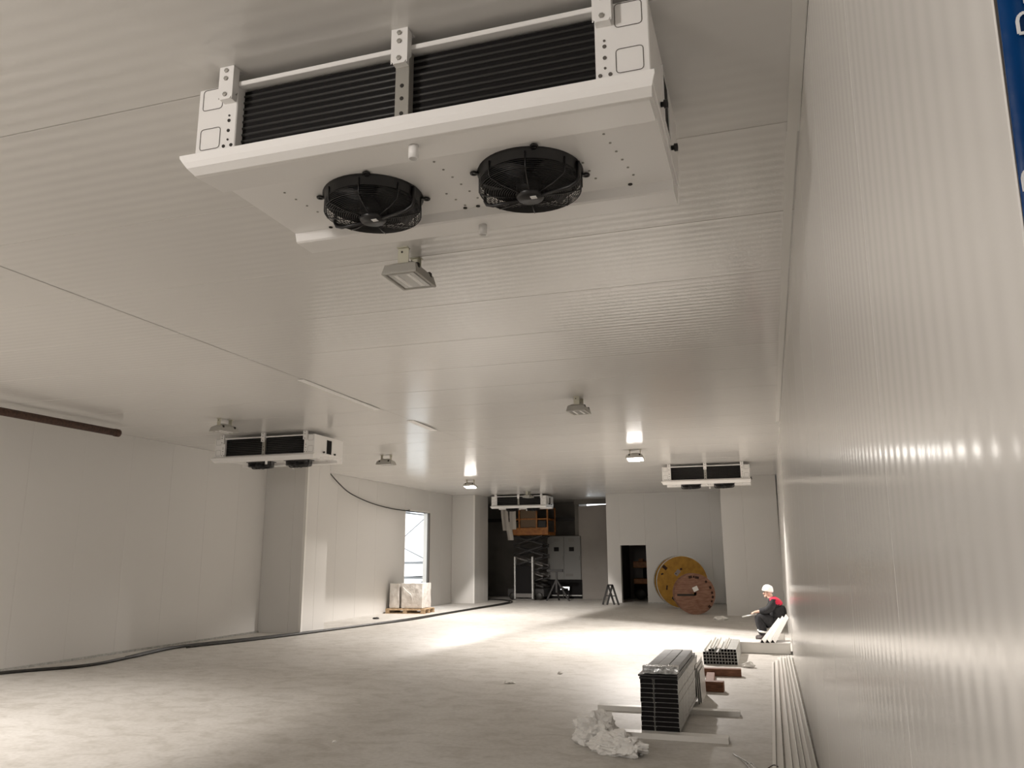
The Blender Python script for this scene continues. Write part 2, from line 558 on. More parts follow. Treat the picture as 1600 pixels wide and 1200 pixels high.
# left wall
LX = -11.1
b = MB()
b.box(LX-0.2, LX-0.007, -4.2, 16.0, 0, H+0.014)
wall_left = struct(b.build('wall_left', M['trim']))
me_lw = panel_mesh(1.065, H, 0, gap=0.002, ch=0.012, dep=0.003, m=M['panel_wall'])
y = 9.675-13*1.065
while y < 15.8:
    put_panel(me_lw, wall_left, (LX, y, 0), (0, 1, 0), (0, 0, 1))
    y += 1.065

# pier projecting from the left wall
def pier(name, x0, x1, y0, y1, joints):
    b = MB()
    b.box(x0, x1-0.007, y0+0.007, y1-0.007, 0, H+0.01)
    o = struct(b.build(name, M['trim']))
    xs = [x0]+joints+[x1]
    for a, c in zip(xs[:-1], xs[1:]):
        put_panel(panel_mesh(c-a, H, 0, gap=0.006, ch=0.004, m=M['panel_wall']), o, (a, y0, 0), (1, 0, 0), (0, 0, 1))
    n = max(1, round((y1-y0)/0.55))
    d = (y1-y0)/n
    for k in range(n):
        put_panel(panel_mesh(d, H, 0, gap=0.004, ch=0.003, m=M['panel_wall']), o, (x1, y0+k*d, 0), (0, 1, 0), (0, 0, 1))
    # corner angle
    bb = MB()
    bb.box(x1-0.06, x1+0.002, y0-0.002, y0, 0, H)
    bb.box(x1, x1+0.002, y0-0.002, y0+0.06, 0, H)
    bb.build('corner_angle', M['trim'], o)
    return o
pier('wall_pier_left', -11.1, -10.0, 16.0, 17.0, [-10.32])

# door wall (continuation of the left wall) with a tall doorway
DY0, DY1, DZ = 23.62, 25.50, 3.10
b = MB()
b.box(LX-0.2, LX-0.007, 17.0, DY0, 0, H+0.014)
b.box(LX-0.2, LX-0.007, DY1, 29.25, 0, H+0.014)
b.box(LX-0.2, LX-0.007, DY0, DY1, DZ, H+0.014)
wall_door = struct(b.build('wall_left_far', M['trim']))
ys = [17.0, 18.15, 19.3, 20.45, 21.6, DY0]
for a, c in zip(ys[:-1], ys[1:]):
    put_panel(panel_mesh(c-a, H, 0, m=M['panel_wall']), wall_door, (LX, a, 0), (0, 1, 0), (0, 0, 1))
for a, c in ((DY1, 26.6), (26.6, 27.6)):
    put_panel(panel_mesh(c-a, H, 0, m=M['panel_wall']), wall_door, (LX, a, 0), (0, 1, 0), (0, 0, 1))
put_panel(panel_mesh(DY1-DY0, H-DZ, 0, m=M['panel_wall']), wall_door, (LX, DY0, DZ), (0, 1, 0), (0, 0, 1))
b = MB()
b.box(LX-0.21, LX+0.004, DY0-0.05, DY0, 0, DZ)
b.box(LX-0.21, LX+0.004, DY0-0.05, DY1+0.02, DZ, DZ+0.05)
d1 = struct(b.build('door_1', M['trim']))
b = MB()
b.box(LX-0.05, LX+0.02, DY1-0.02, DY1+0.05, 0, DZ)
b.build('dark_gasket', M['jamb'], d1)

# end pier left of the dark opening, and the far wall with its doorway
pier('wall_pier_far', -11.1, -10.2, 27.6, 29.05, [])
FY = 29.0
OX0, OX1 = -5.62, -1.0             # far wall extents
DX0, DX1, DH = -5.13, -4.22, 2.0   # doorway in it
b = MB()
b.box(OX0+0.014, DX0-0.005, FY+0.007, FY+0.25, 0, H+0.014)
b.box(DX1+0.005, OX1, FY+0.007, FY+0.25, 0, H+0.014)
b.box(DX0-0.005, DX1+0.005, FY+0.007, FY+0.25, DH+0.005, H+0.014)
wall_far = struct(b.build('wall_far', M['trim']))
# facing -Y : U=+X, V=+Z -> X x Z = -Y
def ypanel(x0, x1, z0, z1, yy, par, m=None):
    put_panel(panel_mesh(x1-x0, z1-z0, 0, gap=0.005, ch=0.005, m=m or M['panel_wall']), par, (x0, yy, z0), (1, 0, 0), (0, 0, 1))
ypanel(OX0, DX0, 0, H, FY, wall_far)
ypanel(DX0, DX1, DH, H, FY, wall_far)
for a, c in ((DX1, -3.1), (-3.1, -1.93), (-1.93, OX1)):
    ypanel(a, c, 0, H, FY, wall_far)
# block filling the far right corner, nearer than the far wall
BX = -1.26
b = MB()
b.box(BX+0.007, 0.27, 23.607, 29.2, 0, H+0.01)
wall_block = struct(b.build('wall_block_right', M['trim']))
ypanel(BX, -0.66, 0, H, 23.6, wall_block)
ypanel(-0.66, 0.27, 0, H, 23.6, wall_block)
# skirting seals at the wall feet
b = MB()
b.box(LX, LX+0.03, -4, 16.0, 0, 0.035)
struct(b.build('baseboard_left', M['galv_dull']))
b = MB()
b.box(DX1, BX, FY-0.03, FY, 0, 0.04)
struct(b.build('baseboard_far', M['galv_dull']))

# dark plant room behind the opening
b = MB()
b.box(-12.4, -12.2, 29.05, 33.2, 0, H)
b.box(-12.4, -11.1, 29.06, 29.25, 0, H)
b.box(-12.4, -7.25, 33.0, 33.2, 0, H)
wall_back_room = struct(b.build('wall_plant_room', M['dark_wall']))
# partition and end leaf at the right of the plant room; daylight slit over the leaf
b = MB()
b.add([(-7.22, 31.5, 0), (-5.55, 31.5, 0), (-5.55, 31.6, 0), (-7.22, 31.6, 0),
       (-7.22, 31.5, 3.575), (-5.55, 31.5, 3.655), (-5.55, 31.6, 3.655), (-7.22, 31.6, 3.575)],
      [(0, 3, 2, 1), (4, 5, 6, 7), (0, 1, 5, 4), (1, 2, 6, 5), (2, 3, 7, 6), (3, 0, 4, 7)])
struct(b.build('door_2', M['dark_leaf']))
b = MB()
b.box(-7.4, -5.4, 31.5, 31.6, 3.66, H)
b.box(-7.4, -7.22, 31.6, 33.0, 0, H)
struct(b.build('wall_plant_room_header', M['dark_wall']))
b = MB()
b.box(-5.6, -5.45, 29.25, 32.9, 0, H)
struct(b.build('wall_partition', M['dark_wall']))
b = MB()
b.box(-12.2, -7.25, 32.4, 32.5, 3.05, 3.2)
struct(b.build('trim_8', M['dark_steel']))
# store room behind the small doorway
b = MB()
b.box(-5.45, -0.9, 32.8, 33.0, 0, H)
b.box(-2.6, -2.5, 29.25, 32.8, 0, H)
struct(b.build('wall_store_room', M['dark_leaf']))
# wall behind the camera
b = MB()
b.box(-11.3, 0.9, -4.4, -4.2, 0, H)
struct(b.build('wall_back', M['panel_wall']))
# ground outside the doorway
b = MB()
b.box(-30, -14.4, 5, 60, -0.22, -0.02)
struct(b.build('outdoor_ground', M['ground']))

# ================================================================== UNIT COOLERS
def make_cooler():
    root = empty('unit_cooler')
    W = 1.0435
    Z0, Z1 = -0.065, -0.405
    # casing: top sheet, rear panel
    b = MB()
    b.box(-0.83, 0.83, 0.0, 1.0, Z0-0.006, Z0)
    b.box(-0.83, 0.83, 0.98, 1.0, Z1, Z0)
    b.bbox(-0.83, 0.83, -0.004, 0.03, Z0-0.019, Z0+0.004, 0.003)
    b.bbox(-0.83, 0.83, -0.004, 0.03, Z1, Z1+0.012, 0.003)
    b.build('casing', M['white'], root)
    # coil
    b = MB()
    b.box(-0.83, 0.83, 0.05, 0.5, Z1+0.005, Z0-0.02)
    coil = b.build('coil', M['coil'], root)
    b = MB()
    b.tube([(-0.83, 0.05, 0), (0.83, 0.05, 0)], 0.0070, 8)
    tm = b.mesh('coil_tube', M['tube'])
    for k in range(9):
        o = link('coil_tube', tm, coil)
        o.location = (0, 0, Z0-0.045-k*0.0325)
    # end caps with cut lines and screws
    for s in (-1, 1):
        b = MB()
        b.bbox(min(s*0.83, s*W), max(s*0.83, s*W), 0, 1.0, Z1, Z0, 0.004)
        cap = b.build('end_cap', M['white'], root)
        for zc in (-0.125, -0.325):
            pts = []
            cx, hw, hh, r = s*0.965, 0.053, 0.052, 0.014
            for (qx, qz, a0) in ((1, 1, 0), (-1, 1, 90), (-1, -1, 180), (1, -1, 270)):
                for k in range(4):
                    a = R(a0+k*30)
                    pts.append((cx+qx*(hw-r)+r*math.cos(a), -0.0015, zc+qz*(hh-r)+r*math.sin(a)))
            bb = MB()
            bb.tube(pts, 0.0016, 4, closed=True)
            bb.build('knockout', M['outline'], cap)
        bb = MB()
        for zc in (-0.225, -0.25, -0.30, -0.345):
            bb.stud((s*0.868, 0.0, zc), 0.008 if zc in (-0.25, -0.30) else 0.005, (0, -1, 0), 0.003)
        for dx in (-0.02, 0.02):
            bb.stud((s*0.868+dx, 0.0, -0.375), 0.008, (0, -1, 0), 0.003)
        bb.build_each('screw', M['hole'] if s < 0 else M['outline'], cap)
    # centre strap
    b = MB()
    b.bbox(-0.032, 0.032, -0.006, 0.04, Z1+0.005, Z0-0.004, 0.002)
    st = b.build('centre_strap', M['strap_steel'], root)
    bb = MB()
    for zc in (-0.25, -0.31, -0.38):
        bb.stud((0.0, -0.006, zc), 0.009, (0, -1, 0), 0.002)
    bb.build_each('strap_hole', M['hole'], st)
    # hanging brackets up to the ceiling
    for xc in (-0.868, 0.0, 0.868):
        b = MB()
        zb = -0.165
        b.prism([(xc-0.034, 0.0), (xc+0.034, 0.0), (xc+0.034, zb+0.012), (xc+0.024, zb), (xc-0.024, zb), (xc-0.034, zb+0.012)], -0.042, -0.037, 'y')
        for sx in (-1, 1):
            b.add([(xc+sx*0.034, -0.042, 0), (xc+sx*0.034, 0.0, 0), (xc+sx*0.034, 0.0, zb+0.05), (xc+sx*0.034, -0.042, zb),
                   (xc+sx*0.038, -0.042, 0), (xc+sx*0.038, 0.0, 0), (xc+sx*0.038, 0.0, zb+0.05), (xc+sx*0.038, -0.042, zb)],
                  [(0, 1, 2, 3), (7, 6, 5, 4), (0, 4, 5, 1), (1, 5, 6, 2), (2, 6, 7, 3), (3, 7, 4, 0)])
        b.box(xc-0.038, xc+0.038, -0.042, 0.03, -0.004, 0.0)
        b.box(xc-0.03, xc+0.03, -0.037, 0.0, zb+0.002, zb+0.035)
        br = b.build('hanging_bracket', M['white'], root)
        bb = MB()
        for zc in (-0.022, -0.062, -0.142):
            bb.stud((xc, -0.042, zc), 0.011, (0, -1, 0), 0.006, 6)
        bb.build_each('bolt', M['strap_steel'], br)
    # drip tray
    prof = [(-0.055, -0.430), (-0.050, -0.440), (-0.046, -0.462), (-0.036, -0.482), (0.0, -0.502), (0.02, -0.502), (0.20, -0.488), (0.232, -0.456), (0.262, -0.451),
            (0.818, -0.450), (0.832, -0.494), (0.845, -0.500), (0.995, -0.500), (1.02, -0.488), (1.035, -0.41), (1.0, -0.402), (0.0, -0.402), (-0.02, -0.412)]
    b = MB()
    b.prism(prof, -W+0.012, W-0.012, 'x')
    tray = b.build('drip_tray', M['white'], root)
    # flared lip over the front
    b = MB()
    lip = [(-0.062, -0.428), (-0.056, -0.440), (-0.052, -0.462), (-0.042, -0.484), (-0.004, -0.506), (-0.012, -0.507), (-0.050, -0.486), (-0.060, -0.462), (-0.064, -0.440), (-0.066, -0.428)]
    n = len(lip)
    xl = [-W-0.025+0.07*max(0, (-z-0.44))/0.1 if True else 0 for (_, z) in lip]
    xr = [W+0.02-0.03*max(0, (-z-0.44))/0.1 for (_, z) in lip]
    vs = [(x, a, c) for x, (a, c) in zip(xl, lip)]+[(x, a, c) for x, (a, c) in zip(xr, lip)]
    b.add(vs, [(i, (i+1) % n, n+(i+1) % n, n+i) for i in range(n)]+[tuple(reversed(range(n))), tuple(range(n, 2*n))])
    b.add([(-W-0.025, -0.064, -0.428), (W+0.02, -0.064, -0.428), (W, 0.0, -0.402), (-W, 0.0, -0.402),
           (-W-0.025, -0.064, -0.432), (W+0.02, -0.064, -0.432), (W, 0.0, -0.406), (-W, 0.0, -0.406)],
          [(0, 1, 2, 3), (7, 6, 5, 4), (0, 4, 5, 1), (1, 5, 6, 2), (2, 6, 7, 3), (3, 7, 4, 0)])
    b.build('tray_lip', M['white_matt'], tray)
    b = MB()
    for x0, y0, k in ((-0.80, 0.36, 5), (0.02, 0.30, 6), (0.80, 0.30, 6)):
        for i in range(k):
            b.stud((x0+0.012*i, y0+0.082*i, -0.4505), 0.006, (0, 0, -1), 0.003, 8)
    for i in range(3):
        b.stud((0.66+0.012*i, 0.52+0.085*i, -0.4505), 0.006, (0, 0, -1), 0.003, 8)
        b.stud((-0.05+0.02*i, 0.62+0.075*i, -0.4505), 0.006, (0, 0, -1), 0.003, 8)
    b.build('rivet', M['strap_steel'], tray)['kind'] = 'stuff'
    b = MB()
    for x0 in (-0.80, -0.02, 0.05, 0.83):
        b.stud((x0, 0.80, -0.4505), 0.011, (0, 0, -1), 0.004, 8)
    b.build_each('plug', M['hole'], tray)
    # drain stubs
    for (x0, y0, zt, zb) in ((0.03, 0.06, -0.49, -0.56), (0.03, 0.93, -0.50, -0.555)):
        b = MB()
        b.lathe([(0.0, zt), (0.022, zt), (0.022, zb), (0.017, zb), (0.017, zt-0.01)], 14, Matrix.Translation((x0, y0, 0)))
        b.build('drain_stub', M['white'], tray)
    # fans
    for fx in (-0.405, 0.405):
        fy, zt = 0.535, -0.450
        T = Matrix.Translation((fx, fy, zt))
        b = MB()
        b.lathe([(0.245, 0.0), (0.248, -0.006), (0.238, -0.012), (0.237, -0.050), (0.231, -0.053), (0.228, -0.012), (0.0, -0.010)], 48, T)  # closing black disc stands in for the dark interior behind the blades
        for k in range(4):
            a = R(20+90*k)
            p = Vector((fx+0.262*math.cos(a), fy+0.262*math.sin(a), zt-0.010))
            b.tube([p+Vector((0.014*math.cos(t), 0.014*math.sin(t), 0)) for t in [2*PI*i/10 for i in range(10)]], 0.006, 5, closed=True)
            b.bar((fx+0.235*math.cos(a), fy+0.235*math.sin(a), zt-0.010), p-Vector((0.010*math.cos(a), 0.010*math.sin(a), 0)), 0.018, 0.010)
        fan = b.build('fan', M['black'], root)
        # grille: concentric rings on a dished basket
        b = MB()
        for i in range(17):
            r = 0.070+0.0103*i
            zz = zt-0.118+0.022*(i/16)**2
            b.tube([(fx+r*math.cos(2*PI*k/40), fy+r*math.sin(2*PI*k/40), zz) for k in range(40)], 0.0019, 4, closed=True)
        for i in range(5):
            zz = zt-0.096+0.009*i
            b.tube([(fx+0.237*math.cos(2*PI*k/40), fy+0.237*math.sin(2*PI*k/40), zz) for k in range(40)], 0.0019, 4, closed=True)
        for k in range(8):
            a = R(11+45*k)
            c, s_ = math.cos(a), math.sin(a)
            pts = [(0.06, -0.121), (0.16, -0.115), (0.232, -0.100), (0.240, -0.088), (0.240, -0.02)]
            b.tube([(fx+r*c, fy+r*s_, zt+z) for r, z in pts], 0.0033, 5)
        b.build('grille', M['wire'], fan)
        # motor with label, blades, arm
        b = MB()
        b.lathe([(0.0, -0.02), (0.062, -0.02), (0.066, -0.04), (0.066, -0.125), (0.058, -0.137), (0.0, -0.139)], 24, T)
        b.build('motor', M['black'], fan)
        b = MB()
        b.box(fx+0.008, fx+0.036, fy-0.035, fy-0.008, zt-0.1405, zt-0.1385)
        b.build('motor_label', M['label_white'], fan)
        for k in range(5):
            a0 = R(72*k+17)
            b = MB()
            vs = []
            nr, na = 5, 5
            for i in range(nr):
                r = 0.06+0.16*i/(nr-1)
                for j in range(na):
                    t = j/(na-1)
                    a = a0+R(-14+46*t+18*i/(nr-1))
                    vs.append((fx+r*math.cos(a), fy+r*math.sin(a), zt-0.035-0.05*t+0.008*math.sin(PI*t)))
            fs = [(i*na+j, i*na+j+1, (i+1)*na+j+1, (i+1)*na+j) for i in range(nr-1) for j in range(na-1)]
            b.add(vs, fs, True)
            bo = b.build('blade', M['black'], fan)
            so = bo.modifiers.new('thick', 'SOLIDIFY')
            so.thickness = 0.004
        b = MB()
        for a in (R(-12), R(168)):
            c, s_ = math.cos(a), math.sin(a)
            b.tube([(fx+r*c, fy+r*s_, zt+z) for r, z in ((0.05, -0.128), (0.20, -0.122), (0.236, -0.108), (0.246, -0.09), (0.246, -0.01))], 0.0085, 8)
        b.build_each('support_arm', M['black'], fan)
    # right end: terminal opening and knobs
    b = MB()
    b.box(W-0.002, W+0.003, 0.40, 0.58, -0.375, -0.125)
    tb = b.build('terminal_opening', M['coil'], root)
    b = MB()
    fr = 0.012
    b.box(W, W+0.008, 0.39, 0.40, -0.385, -0.115)
    b.box(W, W+0.008, 0.58, 0.59, -0.385, -0.115)
    b.box(W, W+0.008, 0.40, 0.58, -0.385, -0.375)
    b.box(W, W+0.008, 0.40, 0.58, -0.125, -0.115)
    b.build_each('opening_frame', M['white'], tb)
    for yk in (0.30, 0.68):
        b = MB()
        b.lathe([(0.0, 0.0), (0.011, 0.0), (0.011, 0.012), (0.018, 0.014), (0.018, 0.03), (0.0, 0.032)], 14, Matrix.Translation((W, yk, -0.36)) @ Matrix.Rotation(PI/2, 4, 'Y'))
        b.build('knob', M['black'], root)
    return root
cool = make_cooler()
cool.location = (-1.352, 2.75, H)
G = 'ceiling unit coolers'
tag(cool, 'large white twin-fan unit cooler under the ceiling, closest to the viewer', 'air cooler', G)
for (x, y, lab) in ((-8.59, 12.24, 'white twin-fan unit cooler in front of the pier on the long wall'),
                    (-1.385, 19.95, 'white twin-fan unit cooler above the yellow cable drum'),
                    (-8.62, 27.9, 'white twin-fan unit cooler in front of the dark plant room opening')):
    c = copy_tree(cool)
    c.location = (x, y, H)
    tag(c, lab, 'air cooler', G)

# ================================================================== FLOODLIGHTS ON THE CEILING
def make_lamp(lit):
    root = empty('floodlight')
    b = MB()
    # U bracket from the ceiling
    for s in (-1, 1):
        b.box(s*0.11-0.003, s*0.11+0.003, -0.042, 0.042, -0.115, 0.0)
        b.box(s*0.11-0.03, s*0.11+0.03, -0.042, 0.042, -0.004, 0.0)
    br = b.build_each('bracket', M['lamp_bracket'], root)[0]
    bb = MB()
    for s in (-1, 1):
        bb.stud((s*0.113, 0.01, -0.03), 0.008, (s, 0, 0), 0.005, 6)
    bb.build_each('bolt', M['hole'], br)
    T = Matrix.Translation((0, 0, -0.16)) @ Matrix.Rotation(R(-11 if lit else 0), 4, 'X')
    # tapered housing
    b = MB()
    def ring(hx, hy, z):
        return [T @ Vector(p) for p in ((-hx, -hy, z), (hx, -hy, z), (hx, hy, z), (-hx, hy, z))]
    rings = [ring(0.10, 0.075, 0.055), ring(0.165, 0.12, 0.02), ring(0.185, 0.135, -0.045), ring(0.185, 0.135, -0.055), ring(0.165, 0.115, -0.055), ring(0.150, 0.10, -0.03)]
    vs = [p for r in rings for p in r]
    fs = [(0, 1, 2, 3)]
    for i in range(len(rings)-1):
        for k in range(4):
            l = (k+1) % 4
            fs.append((i*4+k, i*4+l, (i+1)*4+l, (i+1)*4+k))
    b.add(vs, fs)
    hs = b.build('housing', M['lamp_body'], root)
    b = MB()
    for s in (-1, 1):
        b.bbox(s*0.11-0.018, s*0.11+0.018, -0.125, -0.10, -0.005, 0.035, 0.003, T)
        b.bbox(s*0.11-0.018, s*0.11+0.018, 0.10, 0.125, -0.005, 0.035, 0.003, T)
    b.build_each('clip', M['hole'], hs)
    b = MB()
    for k in range(5):
        b.box(-0.08, 0.08, -0.05+0.022*k, -0.045+0.022*k, 0.05, 0.075, T)
    b.build_each('cooling_fin', M['lamp_body'], hs)
    b = MB()
    b.bbox(-0.153, 0.153, -0.103, 0.103, -0.062 if lit else -0.052, -0.042, 0.004, T)
    ln = b.build('lens', M['lit'] if lit else M['lens'], root)
    if not lit:
        for s in (-1, 1):
            b = MB()
            b.add([T @ Vector(p) for p in ((-0.14, s*0.05-0.024, -0.0475), (0.14, s*0.05-0.024, -0.0475), (0.14, s*0.05+0.024, -0.0475), (-0.14, s*0.05+0.024, -0.0475), (-0.13, s*0.05-0.012, -0.054), (0.13, s*0.05-0.012, -0.054), (0.13, s*0.05+0.012, -0.054), (-0.13, s*0.05+0.012, -0.054))],
                  [(0, 1, 5, 4), (1, 2, 6, 5), (2, 3, 7, 6), (3, 0, 4, 7), (4, 5, 6, 7)])
            b.build('reflector', M['reflector'], ln)
    return root
lamp0 = make_lamp(False)
lamp1 = make_lamp(True)
GL = 'ceiling floodlights'
lamps = [
    (lamp0, -2.40, 5.08, 90, 'unlit grey floodlight hanging just behind the large near unit cooler'),
    (lamp0, -2.46, 10.9, 88, 'unlit grey floodlight alone on the ceiling between the near cooler and the bright lamp'),
    (lamp0, -8.31, 10.75, 75, 'unlit grey floodlight in front of the cooler by the pier'),
    (lamp0, -7.97, 15.9, 0, 'unlit grey floodlight on the ceiling beside the cooler by the pier, seen edge on'),
    (lamp0, -2.30, 23.2, 90, 'unlit floodlight peeking out under the cooler above the yellow drum'),
    (lamp0, -7.95, 26.9, 80, 'unlit floodlight in front of the cooler at the dark plant room'),
    (lamp1, -2.60, 16.85, 0, 'large glowing floodlight on the ceiling above the bright floor'),
    (lamp1, -8.29, 22.05, 0, 'small glowing floodlight on the ceiling near the daylit doorway'),
    (lamp1, -8.35, 4.9, 0, 'glowing floodlight over the bright floor by the rusty pipe'),
    (lamp1, -4.3, -2.2, 0, 'unseen glowing floodlight set off the grid behind the viewpoint near the ceiling seam'),
    (lamp1, -8.35, -1.2, 0, 'glowing floodlight on the ceiling behind the viewpoint by the left wall'),
]
used = set()
for src, x, y, rz, lab in lamps:
    o = src if src.name not in used else copy_tree(src)
    used.add(src.name)
    o.location = (x, y, H)
    o.rotation_euler = (0, 0, R(rz))
    tag(o, lab, 'lamp', GL)

# ================================================================== PIPE AND CABLES
b = MB()
b.tube([(-10.25, 3.5, 3.69), (-10.25, 10.55, 3.69)], 0.058, 20)
pipe = b.build('rusty_pipe', M['rust'])
tag(pipe, 'dark brown rusty pipe running under the ceiling along the left wall', 'pipe')
b = MB()
for yy in (4.5, 6.8):
    b.box(-10.27, -10.23, yy-0.02, yy+0.02, 3.74, H)
b.build_each('hanger', M['rust'], pipe)
b = MB()
b.tube([(-10.25, 10.47, 3.69), (-10.25, 10.555, 3.69)], 0.064, 20)
b.build('end_cap', M['rust'], pipe)

b = MB()
b.tube(bez([(-10.75, 18.1, H), (-10.78, 18.25, 3.80), (-10.9, 19.0, 3.57), (-11.02, 19.9, 3.36), (-11.05, 21.2, 3.18), (-11.06, 22.5, 3.10), (-11.06, 23.5, 3.09), (-11.09, 23.9, 3.12)], 8), 0.016, 8)
tag(b.build('hanging_cable', M['rubber']), 'black cable drooping from the ceiling to the top of the daylit doorway', 'cable')
def hose(pts, r, lab):
    b = MB()
    b.tube(bez(pts, 10), r, 10)
    tag(b.build('floor_cable', M['rubber']), lab, 'cable', 'cables along the left wall')
base = [(-10.95, 7.0), (-10.83, 9.2), (-10.25, 10.3), (-10.35, 11.4), (-10.62, 12.9), (-10.2, 14.5), (-9.85, 16.05), (-9.55, 18.0), (-9.3, 20.0), (-9.18, 22.5), (-9.1, 25.0), (-9.05, 27.3), (-9.2, 28.6), (-9.8, 29.6), (-10.6, 30.0)]
hose([(x, y, 0.024) for x, y in base], 0.024, 'thick black cable snaking along the floor by the left wall into the plant room')
hose([(x+0.10+0.05*math.sin(y), y+0.05, 0.020) for x, y in base[4:]], 0.020, 'thinner black cable lying beside the thick floor cable past the pier')
hose([(x-0.13+0.06*math.sin(0.7*y+1), y, 0.018) for x, y in base[3:9]], 0.018, 'thin black cable between the thick floor cable and the pier foot')

# ================================================================== STUFF BY THE DOORWAY
pal = empty('pallet', (-10.42, 22.65, 0), (0, 0, R(4)))
tag(pal, 'wooden pallet under the film-wrapped boxes by the doorway', 'pallet')
for k in range(7):
    b = MB()
    b.bbox(-0.62+k*0.182, -0.62+k*0.182+0.14, -0.42, 0.42, 0.115, 0.137, 0.003)
    b.build('deck_board', M['wood'], pal)
for yy in (-0.40, 0.0, 0.40):
    b = MB()
    b.bbox(-0.62, 0.62, yy-0.05, yy+0.05, 0.092, 0.114, 0.002)
    b.build_each('stringer', M['wood'], pal)
    b = MB()
    b.bbox(-0.62, 0.62, yy-0.05, yy+0.05, 0.0, 0.02, 0.002)
    b.build('skid', M['wood'], pal)
    for xx_ in (-0.55, 0.0, 0.55):
        b = MB()
        b.bbox(xx_-0.06, xx_+0.06, yy-0.049, yy+0.049, 0.021, 0.091, 0.002)
        b.build('block', M['wood'], pal)
def wrapped(x0, x1, y0, y1, z0, z1, seed, lab):
    bm = bmesh.new()
    bmesh.ops.create_cube(bm, size=1)
    bmesh.ops.subdivide_edges(bm, edges=bm.edges[:], cuts=9, use_grid_fill=True)
    for v in bm.verts:
        p = Vector(((x0+x1)/2+v.co.x*(x1-x0), (y0+y1)/2+v.co.y*(y1-y0), (z0+z1)/2+v.co.z*(z1-z0)))
        n = noise.noise_vector(p*5+Vector((seed, 0, 0)))
        k = 0.016 if v.co.z > -0.45 else 0.0
        p += Vector((n.x*k, n.y*k, n.z*k))
        v.co = p
    me = bpy.data.meshes.new('wrapped_box')
    bm.to_mesh(me)
    bm.free()
    me.materials.append(M['film'])
    o = link('wrapped_box', me)
    tag(o, lab, 'box', 'film-wrapped boxes on the pallet')
    # loose tape of film
    b = MB()
    pts = [(x0+0.05, y0-0.012, z1-0.10), (x0+0.25*(x1-x0), y0-0.02, z1-0.22), (x0+0.5*(x1-x0), y0-0.035, z1-0.34), (x0+0.6*(x1-x0), y0-0.05, z0+0.15)]
    P = bez(pts, 6)
    b.add([p+Vector((0, 0, 0.02)) for p in P]+[p-Vector((0, 0, 0.02)) for p in P], [(i, i+1, len(P)+i+1, len(P)+i) for i in range(len(P)-1)], True)
    t = b.build('loose_film', M['bag'], o)
    so = t.modifiers.new('thick', 'SOLIDIFY')
    so.thickness = 0.003
wrapped(-10.97, -10.68, 22.36, 23.0, 0.155, 0.855, 1.0, 'narrow white film-wrapped box on the pallet, the one by the wall')
wrapped(-10.60, -9.93, 22.40, 23.05, 0.155, 0.86, 7.0, 'wide white film-wrapped box on the pallet in front of the doorway')

# scaffold tower outside the doorway
sc = empty('scaffold_tower', (-13.2, 27.4, -0.02))
tag(sc, 'pale scaffold tower standing in daylight outside the doorway', 'scaffold')
for (px, py) in ((0, 0), (1.3, 0), (0, 2.6), (1.3, 2.6)):
    b = MB()
    b.tube([(px, py, 0), (px, py, 5.0)], 0.035, 10)
    b.build('upright', M['scaffold'], sc)
for zz in (0.9, 1.45, 3.3):
    b = MB()
    for py in (0, 2.6):
        b.tube([(0, py, zz), (1.3, py, zz)], 0.03, 8)
    for px in (0, 1.3):
        b.tube([(px, 0, zz), (px, 2.6, zz)], 0.03, 8)
    b.build_each('ledger', M['scaffold'], sc)
b = MB()
b.bbox(-0.05, 1.35, -0.05, 2.65, 1.40, 1.46, 0.005)
b.build('deck', M['scaffold'], sc)
for (a, c) in (((0, 0, 2.15), (1.3, 0, 3.2)), ((0, 0, 2.1), (1.3, 0, 1.5)), ((1.3, 0, 2.3), (1.3, 2.6, 3.2)), ((0, 0, 0.2), (1.3, 0, 0.9))):
    b = MB()
    b.tube([a, c], 0.02, 8)
    b.build('brace', M['scaffold'], sc)

# ================================================================== PLANT ROOM CONTENTS
lift = empty('scissor_lift', (-8.95, 30.55, 0))
tag(lift, 'orange scissor lift raised in the dark plant room below the far cooler', 'lift')
b = MB()
b.bbox(-0.85, 0.62, -0.35, 0.75, 0.12, 0.42, 0.02)
b.build('chassis', M['dark_steel'], lift)
wm = MB().lathe([(0.0, -0.06), (0.12, -0.06), (0.14, -0.045), (0.14, 0.045), (0.12, 0.06), (0.0, 0.06)], 20, Matrix.Rotation(PI/2, 4, 'X')).mesh('wheel', M['rubber'])
for px in (-0.62, 0.42):
    for py in (-0.36, 0.74):
        o = link('wheel', wm, lift)
        o.location = (px, py, 0.14)
zs0 = 0.44
for k in range(5):
    z0, z1 = zs0+k*0.40, zs0+(k+1)*0.40
    for py in (-0.25, 0.65):
        b = MB()
        b.bar((-0.62, py, z0+0.03), (0.55, py, z1-0.03), 0.05, 0.09, (0, 1, 0))
        b.build('scissor_arm', M['dark_steel'], lift)
        b = MB()
        b.bar((0.55, py+0.055, z0+0.03), (-0.62, py+0.055, z1-0.03), 0.05, 0.09, (0, 1, 0))
        b.build('scissor_arm', M['mid_steel'] if k in (1, 2) else M['dark_steel'], lift)
b = MB()
b.bbox(-0.72, 0.82, -0.38, 0.78, 2.44, 2.56, 0.01)
b.bbox(-0.72, 0.82, -0.40, -0.38, 2.46, 2.72, 0.004)
b.build('platform', M['orange'], lift)
for px in (-0.70, -0.34, 0.36, 0.80):
    b = MB()
    b.bar((px, -0.38, 2.56), (px, -0.38, 3.52), 0.05, 0.05)
    b.build('guard_post', M['orange'], lift)
for px in (-0.70, 0.80):
    b = MB()
    b.bar((px, 0.76, 2.56), (px, 0.76, 3.52), 0.05, 0.05)
    b.build('guard_post', M['orange'], lift)
